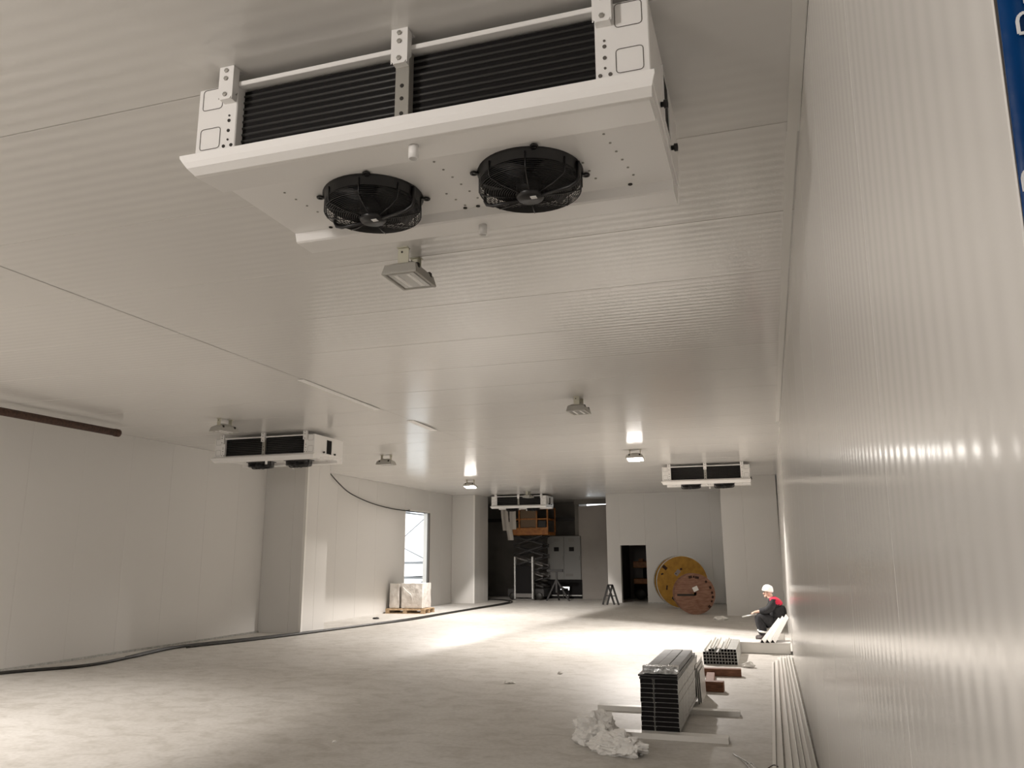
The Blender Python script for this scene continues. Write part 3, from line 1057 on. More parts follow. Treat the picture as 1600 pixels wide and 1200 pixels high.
for zz in (3.05, 3.5):
    b = MB()
    b.bar((-0.72, -0.38, zz), (0.82, -0.38, zz), 0.045, 0.045)
    b.bar((-0.72, 0.76, zz), (0.82, 0.76, zz), 0.045, 0.045)
    b.bar((-0.70, -0.38, zz), (-0.70, 0.76, zz), 0.045, 0.045)
    b.bar((0.80, -0.38, zz), (0.80, 0.76, zz), 0.045, 0.045)
    b.build_each('guard_rail', M['orange'], lift)
b = MB()
b.bbox(-0.30, 0.34, -0.36, -0.34, 2.74, 3.48, 0.004)
b.build('infill_panel', M['brown_mesh'], lift)
b = MB()
b.bbox(0.40, 0.74, -0.36, -0.1, 2.56, 3.0, 0.02)
b.build('control_box', M['dark_steel'], lift)

# pale sheets hanging at the lift's left corner
for k, (xa, xb, za, zb) in enumerate(((-9.98, -9.70, 2.62, 3.5), (-9.66, -9.40, 2.66, 3.5), (-9.80, -9.56, 2.25, 2.95))):
    bm = bmesh.new()
    bmesh.ops.create_grid(bm, x_segments=8, y_segments=10, size=0.5)
    for v in bm.verts:
        u, w = v.co.x+0.5, v.co.y+0.5
        xx_ = xa+(xb-xa)*u+0.10*(0.5-w)*(1 if k != 1 else 0.2)
        v.co = Vector((xx_, 30.05+0.02*math.sin(7*u+k)+0.06*(k == 2)+0.01*math.sin(9*w), za+(zb-za)*w))
    me = bpy.data.meshes.new('hanging_sheet')
    bm.to_mesh(me)
    bm.free()
    me.materials.append(M['sheet'])
    o = link('hanging_sheet', me)
    so = o.modifiers.new('thick', 'SOLIDIFY')
    so.thickness = 0.006
    tag(o, ('pale sheet hanging outermost at the left corner of the lift basket', 'pale sheet hanging inside the lift basket rails', 'small pale sheet hanging lowest under the lift basket corner')[k], 'sheet', 'pale sheets at the lift')

# black box with two pale edge posts in front of the lift
bx = empty('switch_box', (-9.05, 29.9, 0))
tag(bx, 'black tall box with two pale upright edges standing in front of the lift', 'box')
b = MB()
b.bbox(-0.32, 0.32, 0.0, 0.12, 0.25, 1.28, 0.01)
b.build('body', M['coil'], bx)
for s in (-1, 1):
    b = MB()
    b.bbox(s*0.35-0.03, s*0.35+0.03, -0.02, 0.12, 0.02, 1.62, 0.004)
    b.build('edge_post', M['galv_dull'], bx)
b = MB()
b.bbox(-0.4, 0.4, -0.02, 0.14, 0.0, 0.06, 0.004)
b.bbox(-0.32, 0.32, 0.0, 0.12, 0.1, 0.25, 0.004)
b.build_each('base_rail', M['mid_steel'], bx)

# electrical cabinet on a black plinth
cab = empty('electrical_cabinet', (-7.83, 31.45, 0))
tag(cab, 'pale grey two-door electrical cabinet with two dark meters in the plant room', 'cabinet')
b = MB()
b.bbox(-0.68, 0.68, 0, 0.42, 0.72, 2.42, 0.01)
b.build('body', M['cabinet'], cab)
for s in (-1, 1):
    b = MB()
    b.bbox(min(s*0.006, s*0.67), max(s*0.006, s*0.67), -0.022, 0.0, 0.73, 2.41, 0.005)
    dr = b.build('door', M['cabinet'], cab)
    b = MB()
    b.bbox(s*0.31-0.10, s*0.31+0.10, -0.03, -0.022, 1.82, 1.98, 0.004)
    b.build('meter', M['coil'], dr)
    b = MB()
    b.bbox(s*0.62-0.012 if s > 0 else -0.05, s*0.62+0.012 if s > 0 else -0.026, -0.04, -0.022, 1.48, 1.64, 0.003)
    b.build_each('handle', M['mid_steel'], dr)
    b = MB()
    for k in range(5):
        b.box(s*0.31-0.12, s*0.31+0.12, -0.026, -0.022, 2.20+0.025*k, 2.212+0.025*k)
    b.build_each('vent_slot', M['mid_steel'], dr)
b = MB()
b.box(0.05, 0.36, -0.025, -0.022, 0.85, 0.95)
b.build('plate', M['mid_steel'], cab)
b = MB()
b.bbox(-0.70, 0.70, 0.02, 0.42, 0.0, 0.72, 0.006)
b.build('plinth', M['coil'], cab)
b = MB()
b.bbox(-0.95, 0.70, -0.04, 0.02, 0.10, 0.14, 0.004)
b.build('plinth_rail', M['galv_dull'], cab)
# glowing shapes added for the bright spot of light by the plinth
wl = empty('bright_spot', (-7.75, 31.25, 0))
tag(wl, 'added glowing shapes for the bright spot low in front of the cabinet plinth', 'lamp')
b = MB()
b.bbox(-0.16, 0.18, 0.0, 0.05, 0.36, 0.48, 0.01)
b.build('glow_backing', M['dark_steel'], wl)
b = MB()
b.add([(-0.12, -0.004, 0.455), (0.16, -0.004, 0.455), (0.16, -0.004, 0.405), (-0.02, -0.004, 0.405)], [(0, 1, 2, 3)])
b.bbox(0.11, 0.15, -0.006, -0.001, 0.33, 0.40, 0.001)
b.bbox(-0.20, -0.10, -0.006, -0.001, 0.345, 0.375, 0.001)
b.build('glow_shape', M['spot_glow'], wl)
b = MB()
b.bar((-0.1, 0.03, 0), (-0.1, 0.03, 0.37), 0.03)
b.bar((0.12, 0.03, 0), (0.12, 0.03, 0.37), 0.03)
b.build_each('leg', M['dark_steel'], wl)

# dark pipe stand in front of the cabinet
ps = empty('pipe_stand', (-7.66, 29.75, 0))
tag(ps, 'dark T-topped pipe stand in front of the pale cabinet', 'stand')
b = MB()
b.bbox(-0.42, 0.2, -0.04, 0.04, 1.05, 1.15, 0.006)
b.build('top_bar', M['dark_steel'], ps)
b = MB()
b.bar((-0.06, 0, 0.3), (-0.06, 0, 1.06), 0.07)
b.build('post', M['dark_steel'], ps)
for (a, c) in (((-0.06, 0, 0.78), (0.42, 0.0, 0.0)), ((-0.06, 0, 0.78), (-0.45, 0, 0.0)), ((-0.06, 0, 0.5), (-0.06, 0.35, 0.0))):
    b = MB()
    b.bar(a, c, 0.055)
    b.build_each('leg', M['dark_steel'], ps)

# folding trestle by the far wall
tr = empty('folding_trestle', (-5.33, 27.85, 0))
tag(tr, 'black folding A-frame trestle standing beside the small far doorway', 'trestle')
for dx, dy in ((-0.07, 0.0), (0.10, -0.12)):
    for s in (-1, 1):
        b = MB()
        b.bar((dx, dy, 0.66), (dx+s*0.20, dy, 0.0), 0.045, 0.06)
        b.build_each('leg', M['dark_steel'], tr)
    b = MB()
    b.bar((dx-0.10, dy, 0.30), (dx+0.10, dy, 0.30), 0.03)
    b.build('crossbar', M['dark_steel'], tr)
b = MB()
b.bar((-0.07, 0.0, 0.655), (0.10, -0.12, 0.655), 0.05)
b.build('hinge', M['dark_steel'], tr)

# orange lift parts glimpsed in the store room behind the small doorway
rk = empty('orange_machine', (-4.75, 31.2, 0))
tag(rk, 'orange and black machine glimpsed through the small far doorway', 'machine')
for (za, zb) in ((1.18, 1.42), (0.58, 0.78)):
    b = MB()
    b.bbox(-0.30, 1.1, 0.0, 0.9, za, zb, 0.02)
    b.build('orange_deck', M['orange'], rk)
b = MB()
for px in (-0.1, 0.2, 0.5):
    b.bbox(px, px+0.16, 0.05, 0.3, 1.42, 1.52, 0.01)
b.build_each('guard', M['orange'], rk)
b = MB()
b.bbox(0.05, 0.5, 0.05, 0.6, 0.78, 1.18, 0.04)
b.build('motor_block', M['coil'], rk)
b = MB()
b.bbox(-0.3, 1.1, 0.02, 0.9, 0.12, 0.58, 0.03)
b.build('chassis', M['coil'], rk)
for px in (-0.05, 0.8):
    b = MB()
    b.lathe([(0.0, -0.06), (0.18, -0.06), (0.2, -0.04), (0.2, 0.04), (0.18, 0.06), (0.0, 0.06)], 18, Matrix.Translation((px, 0.0, 0.2)) @ Matrix.Rotation(PI/2, 4, 'X'))
    b.build('wheel', M['rubber'], rk)

# ================================================================== CABLE DRUMS
def drum(name, loc, rz, r, wdt, core, mface, lab, plank=False):
    root = empty(name, loc, (0, 0, R(rz)))
    tag(root, lab, 'cable drum')
    AX = Matrix.Translation((0, 0, r)) @ Matrix.Rotation(PI/2, 4, 'X')      # local z -> -y (towards the viewer)
    t = 0.05
    for k, z0 in enumerate((0.0, -wdt)):
        b = MB()
        b.lathe([(0.05, z0), (r-0.012, z0), (r, z0-0.012), (r, z0-t+0.012), (r-0.012, z0-t), (0.05, z0-t), (0.05, z0)], 56, AX, False)
        fl = b.build('flange', mface, root)
        if k == 0:
            front = fl
        b = MB()
        b.lathe([(r-0.02, z0+0.001), (r+0.004, z0+0.001), (r+0.004, z0-t-0.001), (r-0.02, z0-t-0.001)], 56, AX, False)
        b.build('rim_band', M['galv_dull'] if not plank else M['red_wood'], fl)
    b = MB()
    b.lathe([(core, -t), (core, -wdt)], 40, AX)
    b.build('barrel', M['wood_dark'], root)
    return root, front, AX
def marks(front, AX, name, m, items):
    """flat painted marks: (x, z, w, h, rot)"""
    b = MB()
    for (x, z, w, h, a) in items:
        q = Matrix.Rotation(R(a), 2)
        pts = [q @ Vector(p) for p in ((-w/2, -h/2), (w/2, -h/2), (w/2, h/2), (-w/2, h/2))]
        b.add([AX @ Vector((x+p.x, z+p.y, 0.002)) for p in pts], [(0, 1, 2, 3)])
    return b.build_each(name, m, front)
dy, fy_, AXy = drum('cable_drum', (-2.72, 26.3, 0), 14, 0.815, 0.75, 0.42, M['yellow'], 'large yellow cable drum standing against the far wall')
marks(fy_, AXy, 'stencil_mark', M['stencil'], [(-0.02, 0.40, 0.07, 0.06, 10), (-0.49, -0.17, 0.05, 0.14, -8), (-0.19, 0.26, 0.05, 0.04, 0), (-0.18, -0.16, 0.05, 0.04, 0), (-0.53, 0.45, 0.10, 0.16, 48), (-0.62, 0.25, 0.08, 0.05, 20)])
marks(fy_, AXy, 'sticker', M['stencil_grey'], [(-0.14, 0.29, 0.12, 0.20, -40)])
b = MB()
b.add([AXy @ Vector((x, z, 0.003)) for x, z in ((-0.36, -0.50), (-0.20, -0.66), (-0.12, -0.62), (-0.10, -0.36), (-0.24, -0.32))], [(0, 1, 2, 3, 4)])
b.build('spindle_slot', M['hole'], fy_)
dr_, fr_, AXr = drum('cable_drum', (-2.13, 23.85, 0), 12, 0.565, 0.55, 0.28, M['red_wood'], 'small faded red cable drum leaning in front of the yellow drum', True)
arc = [(103, 0.48, 0.10, 0.07), (91, 0.475, 0.05, 0.06), (80, 0.46, 0.11, 0.07), (46, 0.47, 0.06, 0.06), (22, 0.47, 0.075, 0.06), (4, 0.48, 0.07, 0.06), (-10, 0.50, 0.075, 0.06), (-24, 0.50, 0.06, 0.05), (-42, 0.52, 0.075, 0.075)]
marks(fr_, AXr, 'stencil_mark', M['stencil'], [(rr*math.cos(R(a)), rr*math.sin(R(a)), w, h, a-90) for a, rr, w, h in arc])
b = MB()
b.bbox(-0.50, -0.02, -0.055, 0.0, -0.01, 0.004, 0.002, AXr)
b.build('slot', M['hole'], fr_)
b = MB()
b.box(-0.075, 0.075, -0.065, 0.065, 0.003, 0.006, AXr @ Matrix.Translation((0.02, 0.14, 0)) @ Matrix.Rotation(R(24), 4, 'Z'))
b.build('paper_tag', M['paper'], fr_)

# ================================================================== PROFILES ON THE FLOOR
# battens under the near stack
for (x0, x1, y0, z1, rz, lab) in ((-1.92, -0.42, 9.17, 0.05, 0.6, 'pale steel batten on the floor under the middle of the near profile stack'),
                                  (-1.78, -0.47, 7.90, 0.05, -1.0, 'pale steel batten on the floor under the front end of the near profile stack')):
    root = empty('batten', ((x0+x1)/2, y0, 0), (0, 0, R(rz)))
    w = (x1-x0)/2
    b = MB()
    # shallow upturned channel
    b.prism([(-0.065, 0.0), (0.065, 0.0), (0.065, z1), (0.061, z1), (0.061, 0.004), (-0.061, 0.004), (-0.061, z1-0.002), (-0.065, z1-0.002)], -w, w, 'x')
    b.bbox(-w, w, -0.061, 0.061, z1-0.008, z1-0.001, 0.001)
    b.build('channel', M['trim'], root)
    tag(root, lab, 'batten', 'battens under the near stack')

# near stack: nested C channels, two columns
L0, L1 = 7.94, 10.0
def channel(w, h, t=0.0016, lip=0.012):
    b = MB()
    # C lying on its back, open towards the ends; section in (x,z)
    sec = [(0, 0), (w, 0), (w, h), (w-lip, h), (w-lip, h-t), (w-t, h-t), (w-t, t), (t, t), (t, h-t), (lip, h-t), (lip, h), (0, h)]
    b.prism(sec, 0, L1-L0, 'y')
    return b
chA = channel(0.122, 0.0395).mesh('steel_channel', M['galv_dull'])
chB = channel(0.222, 0.0395).mesh('steel_channel', M['galv_dull'])
inA = MB().box(0.0018, 0.1202, 0.003, L1-L0-0.01, 0.0018, 0.0377).mesh('shade_filler', M['coil'])  # solid black blocks stand in for the shade inside the hollow channels
inB = MB().box(0.0018, 0.2202, 0.003, L1-L0-0.01, 0.0018, 0.0377).mesh('shade_filler', M['coil'])
SX = -1.262
ORD = ['first', 'second', 'third', 'fourth', 'fifth', 'sixth', 'seventh', 'eighth', 'ninth', 'tenth', 'eleventh']
for k in range(11):
    for (me, fm, x0, side) in ((chA, inA, SX, 'narrow'), (chB, inB, SX+0.130, 'wide')):
        o = link('steel_channel', me)
        fl = link('hollow_shade', fm, o)
        o.location = (x0+random.uniform(-0.003, 0.003), L0+random.uniform(0, 0.012), 0.0505+k*0.0415)
        tag(o, f'{side} steel channel with black open end, {ORD[k]} from the floor in the near stack', 'steel channel', f'{side} channels in the near stack')
zt = 0.0505+11*0.0415
# slipped black lid plates on top
for k, (dx, dz) in enumerate(((-0.006, 0.0), (-0.018, 0.022))):
    b = MB()
    b.bbox(SX+dx, SX+0.352, L0-0.005+0.01*k, L1-0.2, zt+dz, zt+dz+0.018, 0.002)
    o = b.build('black_strip', M['black'])
    tag(o, ('black flat strip directly on top of the near channel stack', 'black flat strip slipped sideways above the first on the near stack')[k], 'strip', 'black strips on the near stack')
zt2 = zt+0.041
pk = empty('profile_pack', (SX+0.03, L0+0.03, zt2))
tag(pk, 'silver pack of flat profiles with film-wrapped end on top of the near stack', 'profile pack')
for k in range(3):
    b = MB()
    b.bbox(0.004+k*0.104, 0.104+k*0.104, 0.02, 1.62, 0.0, 0.052+0.004*(k == 1), 0.003)
    b.build('flat_profile', M['pack'], pk)
bm = bmesh.new()
bmesh.ops.create_cube(bm, size=1)
bmesh.ops.subdivide_edges(bm, edges=bm.edges[:], cuts=8, use_grid_fill=True)
for v in bm.verts:
    p = Vector((0.158+v.co.x*0.325, 0.055+v.co.y*0.12, 0.040+v.co.z*0.066))
    n = noise.noise_vector(p*28)
    v.co = p+Vector((n.x, n.y, n.z))*0.006
me = bpy.data.meshes.new('film_wrap')
bm.to_mesh(me)
bm.free()
me.materials.append(M['clearfilm'])
link('film_wrap', me, pk)
# thin sheets standing on edge against the far right side of the stack
for k in range(3):
    b = MB()
    x0 = SX+0.356+0.016*k
    zt_ = 0.42-0.04*k
    b.add([(x0+dx+lean, y, z) for y in (L0+1.75+0.05*k, L1+0.55-0.06*k) for z, lean in ((0.0, 0.012), (zt_, 0.0)) for dx in (0.0, 0.004)],
          [(0, 1, 3, 2), (5, 4, 6, 7), (0, 4, 5, 1), (2, 3, 7, 6), (0, 2, 6, 4), (1, 5, 7, 3)])
    o = b.build('edge_sheet', M['trim'])
    tag(o, f'thin white sheet standing on edge beside the near stack, {("innermost", "middle", "outermost")[k]} of three', 'sheet', 'thin sheets beside the near stack')

# reddish timbers beyond the near stack
for (x0, x1, y0, y1, z0, z1, rz, lab) in ((-1.78, -0.50, 11.95, 12.09, 0, 0.10, 2, 'reddish timber lying on the floor close to the tube stack'),
                                          (-1.30, -0.66, 10.62, 10.76, 0, 0.12, -2, 'short reddish timber lying behind the near channel stack'),
                                          (-0.93, -0.82, 10.80, 11.90, 0, 0.06, 3, 'dark timber lying lengthwise between the two crossing reddish timbers')):
    b = MB()
    b.bbox(-(x1-x0)/2, (x1-x0)/2, -(y1-y0)/2, (y1-y0)/2, 0, z1, 0.006)
    o = b.build('timber', M['wood_dark'])
    o.location = ((x0+x1)/2, (y0+y1)/2, z0)
    o.rotation_euler = (0, 0, R(rz))
    tag(o, lab, 'timber', 'timbers on the floor')

# second stack: small rectangular tubes
TW, TH, TL = 0.046, 0.046, 1.58
def rect_tube(w, h, L, t=0.003):
    b = MB()
    o_ = [(0, 0), (w, 0), (w, h), (0, h)]
    i_ = [(t, t), (w-t, t), (w-t, h-t), (t, h-t)]
    vs = []
    for y in (0, L):
        vs += [(a, y, c) for a, c in o_]+[(a, y, c) for a, c in i_]
    fs = []
    for k in range(4):
        l = (k+1) % 4
        fs.append((k, l, 4+l, 4+k))
        fs.append((8+k, 12+k, 12+l, 8+l))
        fs.append((k, 8+k, 8+l, l))
        fs.append((4+k, 4+l, 12+l, 12+k))
    b.add(vs, fs)
    return b
tbm = rect_tube(TW-0.001, TH-0.001, TL).mesh('steel_tube', M['galv_dull'])
plug = MB().box(0.004, TW-0.005, 0.03, TL-0.03, 0.004, TH-0.005).mesh('plug', M['coil'])  # black block in each tube gives the hollow bore its shade
TX, TY = -1.10, 13.2
for row in range(5):
    n = 11 if row < 4 else 9
    off = 0.004*row if row < 4 else 0.10
    for k in range(n):
        if row == 4 and k in (2, 3):
            continue
        o = link('steel_tube', tbm)
        link('bore_shade', plug, o)
        o.location = ((TX-off*0.6 if row < 4 else -1.02)+k*TW, TY+random.uniform(0, 0.025), row*TH+0.001)
        tag(o, f'square steel tube in the {ORD[row]} row up, {ORD[k]} from the open floor', 'steel tube', 'square tubes in the far stack')
# loose light profiles on top of the tube stack
for k, (xa, xb, za, w) in enumerate(((-1.055, -1.055, 0.193, 0.05), (-0.97, -0.99, 0.240, 0.04), (-0.76, -0.765, 0.240, 0.03), (-0.865, -0.885, 0.240, 0.07))):
    b = MB()
    b.bar((xa, TY+0.04, za), (xb, TY+1.6, za), w, 0.008)
    b.bar((xa-w/2, TY+0.04, za+0.015), (xb-w/2, TY+1.6, za+0.015), 0.006, 0.03)
    o = b.build('angle_profile', M['trim'])
    tag(o, f'loose white angle profile on the square tubes, {("lowest on its open-floor edge", "thin one next to the lowest", "narrowest and closest to the wall", "wide middle one")[k]}', 'profile', 'loose profiles on the tube stack')

# long low panel offcut across the floor (person sits behind it)
pb = empty('panel_offcut', (-0.29, 14.83, 0), (0, 0, R(-1)))
tag(pb, 'long low white panel offcut lying on the floor in front of the crouching worker', 'panel')
b = MB()
b.bbox(-0.50, 0.50, 0, 0.46, 0.004, 0.165, 0.004)
b.build('core', M['trim'], pb)
b = MB()
b.bbox(-0.51, 0.51, -0.012, 0.47, 0.166, 0.186, 0.003)
b.build('top_sheet', M['white'], pb)

# bundle of white angles resting on the offcut and leaning on the wall
for k in range(3):
    root = empty('corner_angle')
    a = Vector((-0.24+0.085*k, 14.70+0.02*k, 0.215))
    c = Vector((0.06+0.065*k, 15.75, 0.50+0.03*k))
    d = (c-a).normalized()
    n1 = Vector((0, 0, 1))
    sd = d.cross(n1).normalized()
    up = sd.cross(d).normalized()
    b = MB()
    def plate(p, q, thick):
        off = (q-p).normalized().cross(d).normalized()*thick
        vs = [a+p, a+q, c+q, c+p, a+p+off, a+q+off, c+q+off, c+p+off]
        b.add(vs, [(0, 1, 2, 3), (7, 6, 5, 4), (0, 4, 5, 1), (1, 5, 6, 2), (2, 6, 7, 3), (3, 7, 4, 0)])
    plate(sd*-0.040+up*-0.03, up*0.03, 0.004)
    plate(up*0.03, sd*0.040+up*-0.03, 0.004)
    b.build('leg_plate', M['white'], root)
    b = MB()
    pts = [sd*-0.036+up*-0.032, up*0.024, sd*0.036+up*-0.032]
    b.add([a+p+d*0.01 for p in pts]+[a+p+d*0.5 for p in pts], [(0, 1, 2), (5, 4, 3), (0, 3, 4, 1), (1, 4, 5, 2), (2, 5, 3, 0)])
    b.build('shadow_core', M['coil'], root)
    tag(root, f'white corner angle resting on the low panel beside the worker, {("outermost", "middle one", "closest to the wall")[k]}', 'profile', 'white angles by the worker')

# long white trims along the foot of the right wall
tl = [(-0.085, -0.088, 0.030, 13.7), (-0.035, -0.045, 0.050, 13.9), (0.015, 0.028, 0.050, 14.3), (0.062, 0.085, 0.045, 14.25), (0.105, 0.135, 0.035, 14.4), (0.145, 0.180, 0.035, 14.5), (0.188, 0.220, 0.035, 14.4)]
nm = ('outermost, with a dark slit beside it', 'second from the open floor', 'third from the open floor', 'middle one of seven', 'third from the wall', 'second from the wall', 'tight against the wall')
for k, (xf, xn, w, yf) in enumerate(tl):
    root = empty('floor_trim', (0, 0, 0))
    b = MB()
    z = 0.006+0.004*(k % 2)
    yn = 4.2
    b.bar((xn, yn, z), (xf, yf, z), w, 0.005)
    b.build('base_strip', M['trim'], root)
    b = MB()
    b.bar((xn+w/2-0.002, yn, z+0.018), (xf+w/2-0.002, yf, z+0.018), 0.004, 0.036)
    b.build('upstand', M['trim'], root)
    tag(root, f'long white floor trim along the right wall, {nm[k]}', 'trim', 'long trims along the right wall')

# thin wires at the bottom edge
for k, pts in enumerate(([(-0.42, 7.45, 0.006), (-0.30, 7.1, 0.01), (-0.22, 6.7, 0.006)], [(-0.40, 7.40, 0.006), (-0.26, 7.0, 0.03), (-0.17, 6.6, 0.006)], [(-0.30, 7.15, 0.006), (-0.24, 6.95, 0.05), (-0.20, 6.75, 0.01)], [(-0.20, 6.75, 0.02), (-0.10, 6.95, 0.05), (-0.06, 7.05, 0.02)])):
    b = MB()
    b.tube(bez(pts, 8), 0.0045, 6)
    o = b.build('tie_wire', M['galv'] if k < 3 else M['rubber'])
    tag(o, ('pale tie wire on the floor at the bottom edge, the longest', 'pale tie wire on the floor crossing the longest one', 'short pale tie wire springing up from the floor', 'short dark wire on the floor beside the long trims')[k], 'wire', 'wires on the floor')

# crumpled plastic bag (two lumps in one sheet)
def crumple(name, loc, rad, seed, flat=0.6, sub=4, m=None, amp=0.45):
    bm = bmesh.new()
    bmesh.ops.create_icosphere(bm, subdivisions=sub, radius=1)
    for v in bm.verts:
        d = v.co.normalized()
        n = noise.fractal(d*1.6+Vector((seed, 0, 0)), 1.0, 2.0, 3)
        rg = abs(noise.noise(d*3.1+Vector((0, seed, 0))))+0.6*abs(noise.noise(d*6.3+Vector((0, 0, seed))))
        r = 1+amp*n-0.7*amp*rg+0.25*amp
        p = d*r
        v.co = Vector((p.x*rad[0], p.y*rad[1], max(p.z*rad[2]*1.0, -rad[2]*flat)))
        v.co.z += rad[2]*flat
    me = bpy.data.meshes.new(name)
    bm.to_mesh(me)
    bm.free()
    me.materials.append(m or M['bag'])
    o = link(name, me)
    o.location = loc
    return o
o = crumple('plastic_bag', (-1.62, 7.56, 0.0), (0.20, 0.17, 0.15), 3.3, 0.6, 5, amp=0.4)
tag(o, 'taller crumpled white plastic bag on the floor in front of the near stack', 'bag', 'crumpled bags')
o = crumple('plastic_bag', (-1.36, 7.22, 0.0), (0.24, 0.13, 0.115), 11.2, 0.5, 5, amp=0.4)
o.rotation_euler = (0, 0, R(-25))
tag(o, 'flatter crumpled white plastic bag on the floor, in front of the taller bag', 'bag', 'crumpled bags')

for k, (x, y, sx, sy, sz, lab) in enumerate((
        (-3.42, 10.6, 0.07, 0.05, 0.02, 'scrap of white paper lying alone on the open floor'),
        (-2.98, 11.6, 0.035, 0.03, 0.02, 'tiny white scrap on the floor beyond the larger paper scrap'),
        (-1.33, 22.1, 0.17, 0.12, 0.06, 'crumpled white paper on the floor in front of the red drum'),
        (-0.42, 13.0, 0.10, 0.07, 0.05, 'crumpled pale paper on the floor beside the square tube stack'),
        (-0.42, 21.0, 0.06, 0.05, 0.07, 'small white crumpled cup on the floor beyond the worker knees'),
        (-3.9, 6.9, 0.02, 0.018, 0.012, 'tiny white scrap near the bottom edge of the open floor'),
        (-10.3, 20.2, 0.09, 0.07, 0.03, 'dark scrap on the floor left of the pallet'))):
    o = crumple('paper_scrap', (x, y, 0), (sx, sy, sz), 20+k*3.1, 0.5, 3, M['paper'] if k != 6 else M['dark_steel'])
    tag(o, lab, 'scrap', 'scraps on the floor')

# ================================================================== BLUE POSTER ON THE WALL END
bm = bmesh.new()
bmesh.ops.create_grid(bm, x_segments=30, y_segments=60, size=0.5)
PX0, PX1, PZ0, PZ1 = 0.288, 0.86, 1.70, 2.75
def poster_y(x, z):
    return 0.8915+0.0009*math.sin(40*x+3*z)+0.0010*noise.noise(Vector((x*9, z*7, 0)))
for v in bm.verts:
    z = PZ0+(PZ1-PZ0)*(v.co.y+0.5)
    x0 = 0.2745+(z-2.04)*0.0244
    x = x0+(PX1-x0)*(v.co.x+0.5)
    v.co = Vector((x, poster_y(x, z), z))
me = bpy.data.meshes.new('blue_poster')
bm.to_mesh(me)
bm.free()
for p in me.polygons:
    p.use_smooth = True
me.materials.append(M['blue'])
bl = link('blue_poster', me)
so = bl.modifiers.new('thick', 'SOLIDIFY')
so.thickness = 0.003
tag(bl, 'glossy blue poster with white outlined letters on the end of the right wall', 'poster')

# ================================================================== PERSON
def skin_mesh(name, verts, edges, m, sub=2):
    """verts: (x,y,z,r)"""
    me = bpy.data.meshes.new(name)
    me.from_pydata([v[:3] for v in verts], edges, [])
    o = bpy.data.objects.new(name, me)
    C.objects.link(o)
    o.modifiers.new('skin', 'SKIN')
    lay = me.skin_vertices[0].data
    for i, v in enumerate(verts):
        rr = v[3] if isinstance(v[3], tuple) else (v[3], v[3])
        lay[i].radius = rr
        lay[i].use_root = (i == 0)
    ss = o.modifiers.new('sub', 'SUBSURF')
    ss.levels = sub
    ss.render_levels = sub
    dg = bpy.context.evaluated_depsgraph_get()
    new = bpy.data.meshes.new_from_object(o.evaluated_get(dg))
    bpy.data.objects.remove(o, do_unlink=True)
    new.name = name
    new.materials.clear()
    new.materials.append(m)
    for p in new.polygons:
        p.use_smooth = True
    return new
# local frame: origin on the floor under the hips; x towards the wall (back), person faces -x
pr = empty('person', (-0.03, 16.9, 0))
tag(pr, 'person in white beanie and black and red workwear crouching by the right wall', 'person')
S = [  # skeleton
    (0.06, 0.0, 0.36, 0.095),      # 0 pelvis
    (0.09, 0.0, 0.50, 0.100),      # 1 belly
    (0.07, 0.0, 0.66, 0.110),      # 2 chest
    (0.015, 0.0, 0.77, 0.085),     # 3 upper chest
    (-0.035, 0.0, 0.84, 0.050),    # 4 neck
    (-0.075, 0.0, 0.915, 0.075),   # 5 head mid
    (-0.085, 0.0, 0.985, 0.078),   # 6 crown
    (0.02, -0.150, 0.745, 0.050),  # 7 shoulder near
    (-0.06, -0.20, 0.60, 0.038),   # 8 elbow near
    (-0.27, -0.13, 0.565, 0.028),  # 9 wrist near
    (0.02, 0.150, 0.745, 0.050),   # 10 shoulder far
    (-0.08, 0.20, 0.58, 0.038),    # 11 elbow far
    (-0.29, 0.10, 0.55, 0.028),    # 12 wrist far
    (-0.01, -0.09, 0.37, 0.070),   # 13 hip near
    (-0.27, -0.13, 0.48, 0.048),   # 14 knee near
    (-0.22, -0.13, 0.26, 0.042),   # 15 calf
    (-0.20, -0.13, 0.10, 0.032),   # 16 ankle
    (-0.28, -0.13, 0.050, 0.024),  # 17 toe
    (-0.01, 0.09, 0.37, 0.070),    # 18
    (-0.29, 0.12, 0.46, 0.048),    # 19
    (-0.25, 0.12, 0.25, 0.042),    # 20
    (-0.23, 0.12, 0.10, 0.032),    # 21
    (-0.31, 0.12, 0.050, 0.024),   # 22
]
E_ = [(0, 1), (1, 2), (2, 3), (3, 4), (4, 5), (5, 6), (3, 7), (7, 8), (8, 9), (3, 10), (10, 11), (11, 12), (0, 13), (13, 14), (14, 15), (15, 16), (16, 17), (0, 18), (18, 19), (19, 20), (20, 21), (21, 22)]
# hands: palm + fingers continuing the same body
def add_hand(wi, sy):
    w = Vector(S[wi][:3])
    k = len(S)
    S.append((w.x-0.045, w.y+sy*0.004, w.z-0.008, 0.027))
    E_.append((wi, k))
    p = Vector(S[k][:3])
    for f in range(4):
        off = (f-1.5)*0.019
        ln = (0.030, 0.036, 0.034, 0.027)[f]
        a = (p.x-0.030, p.y+off, p.z-0.004, 0.0095)
        c = (a[0]-ln, a[1]+off*0.1, a[2]-0.012, 0.009)
        d = (c[0]-ln*0.5, c[1], c[2]-0.026, 0.008)
        i = len(S)
        S.extend([a, c, d])
        E_.extend([(k, i), (i, i+1), (i+1, i+2)])
    i = len(S)
    S.extend([(p.x-0.005, p.y-sy*0.034, p.z+0.008, 0.011), (p.x-0.034, p.y-sy*0.040, p.z-0.010, 0.009)])
    E_.extend([(k, i), (i, i+1)])
add_hand(9, -1)
add_hand(12, 1)
body = link('body', skin_mesh('body', S, E_, M['skin'], 2), pr)
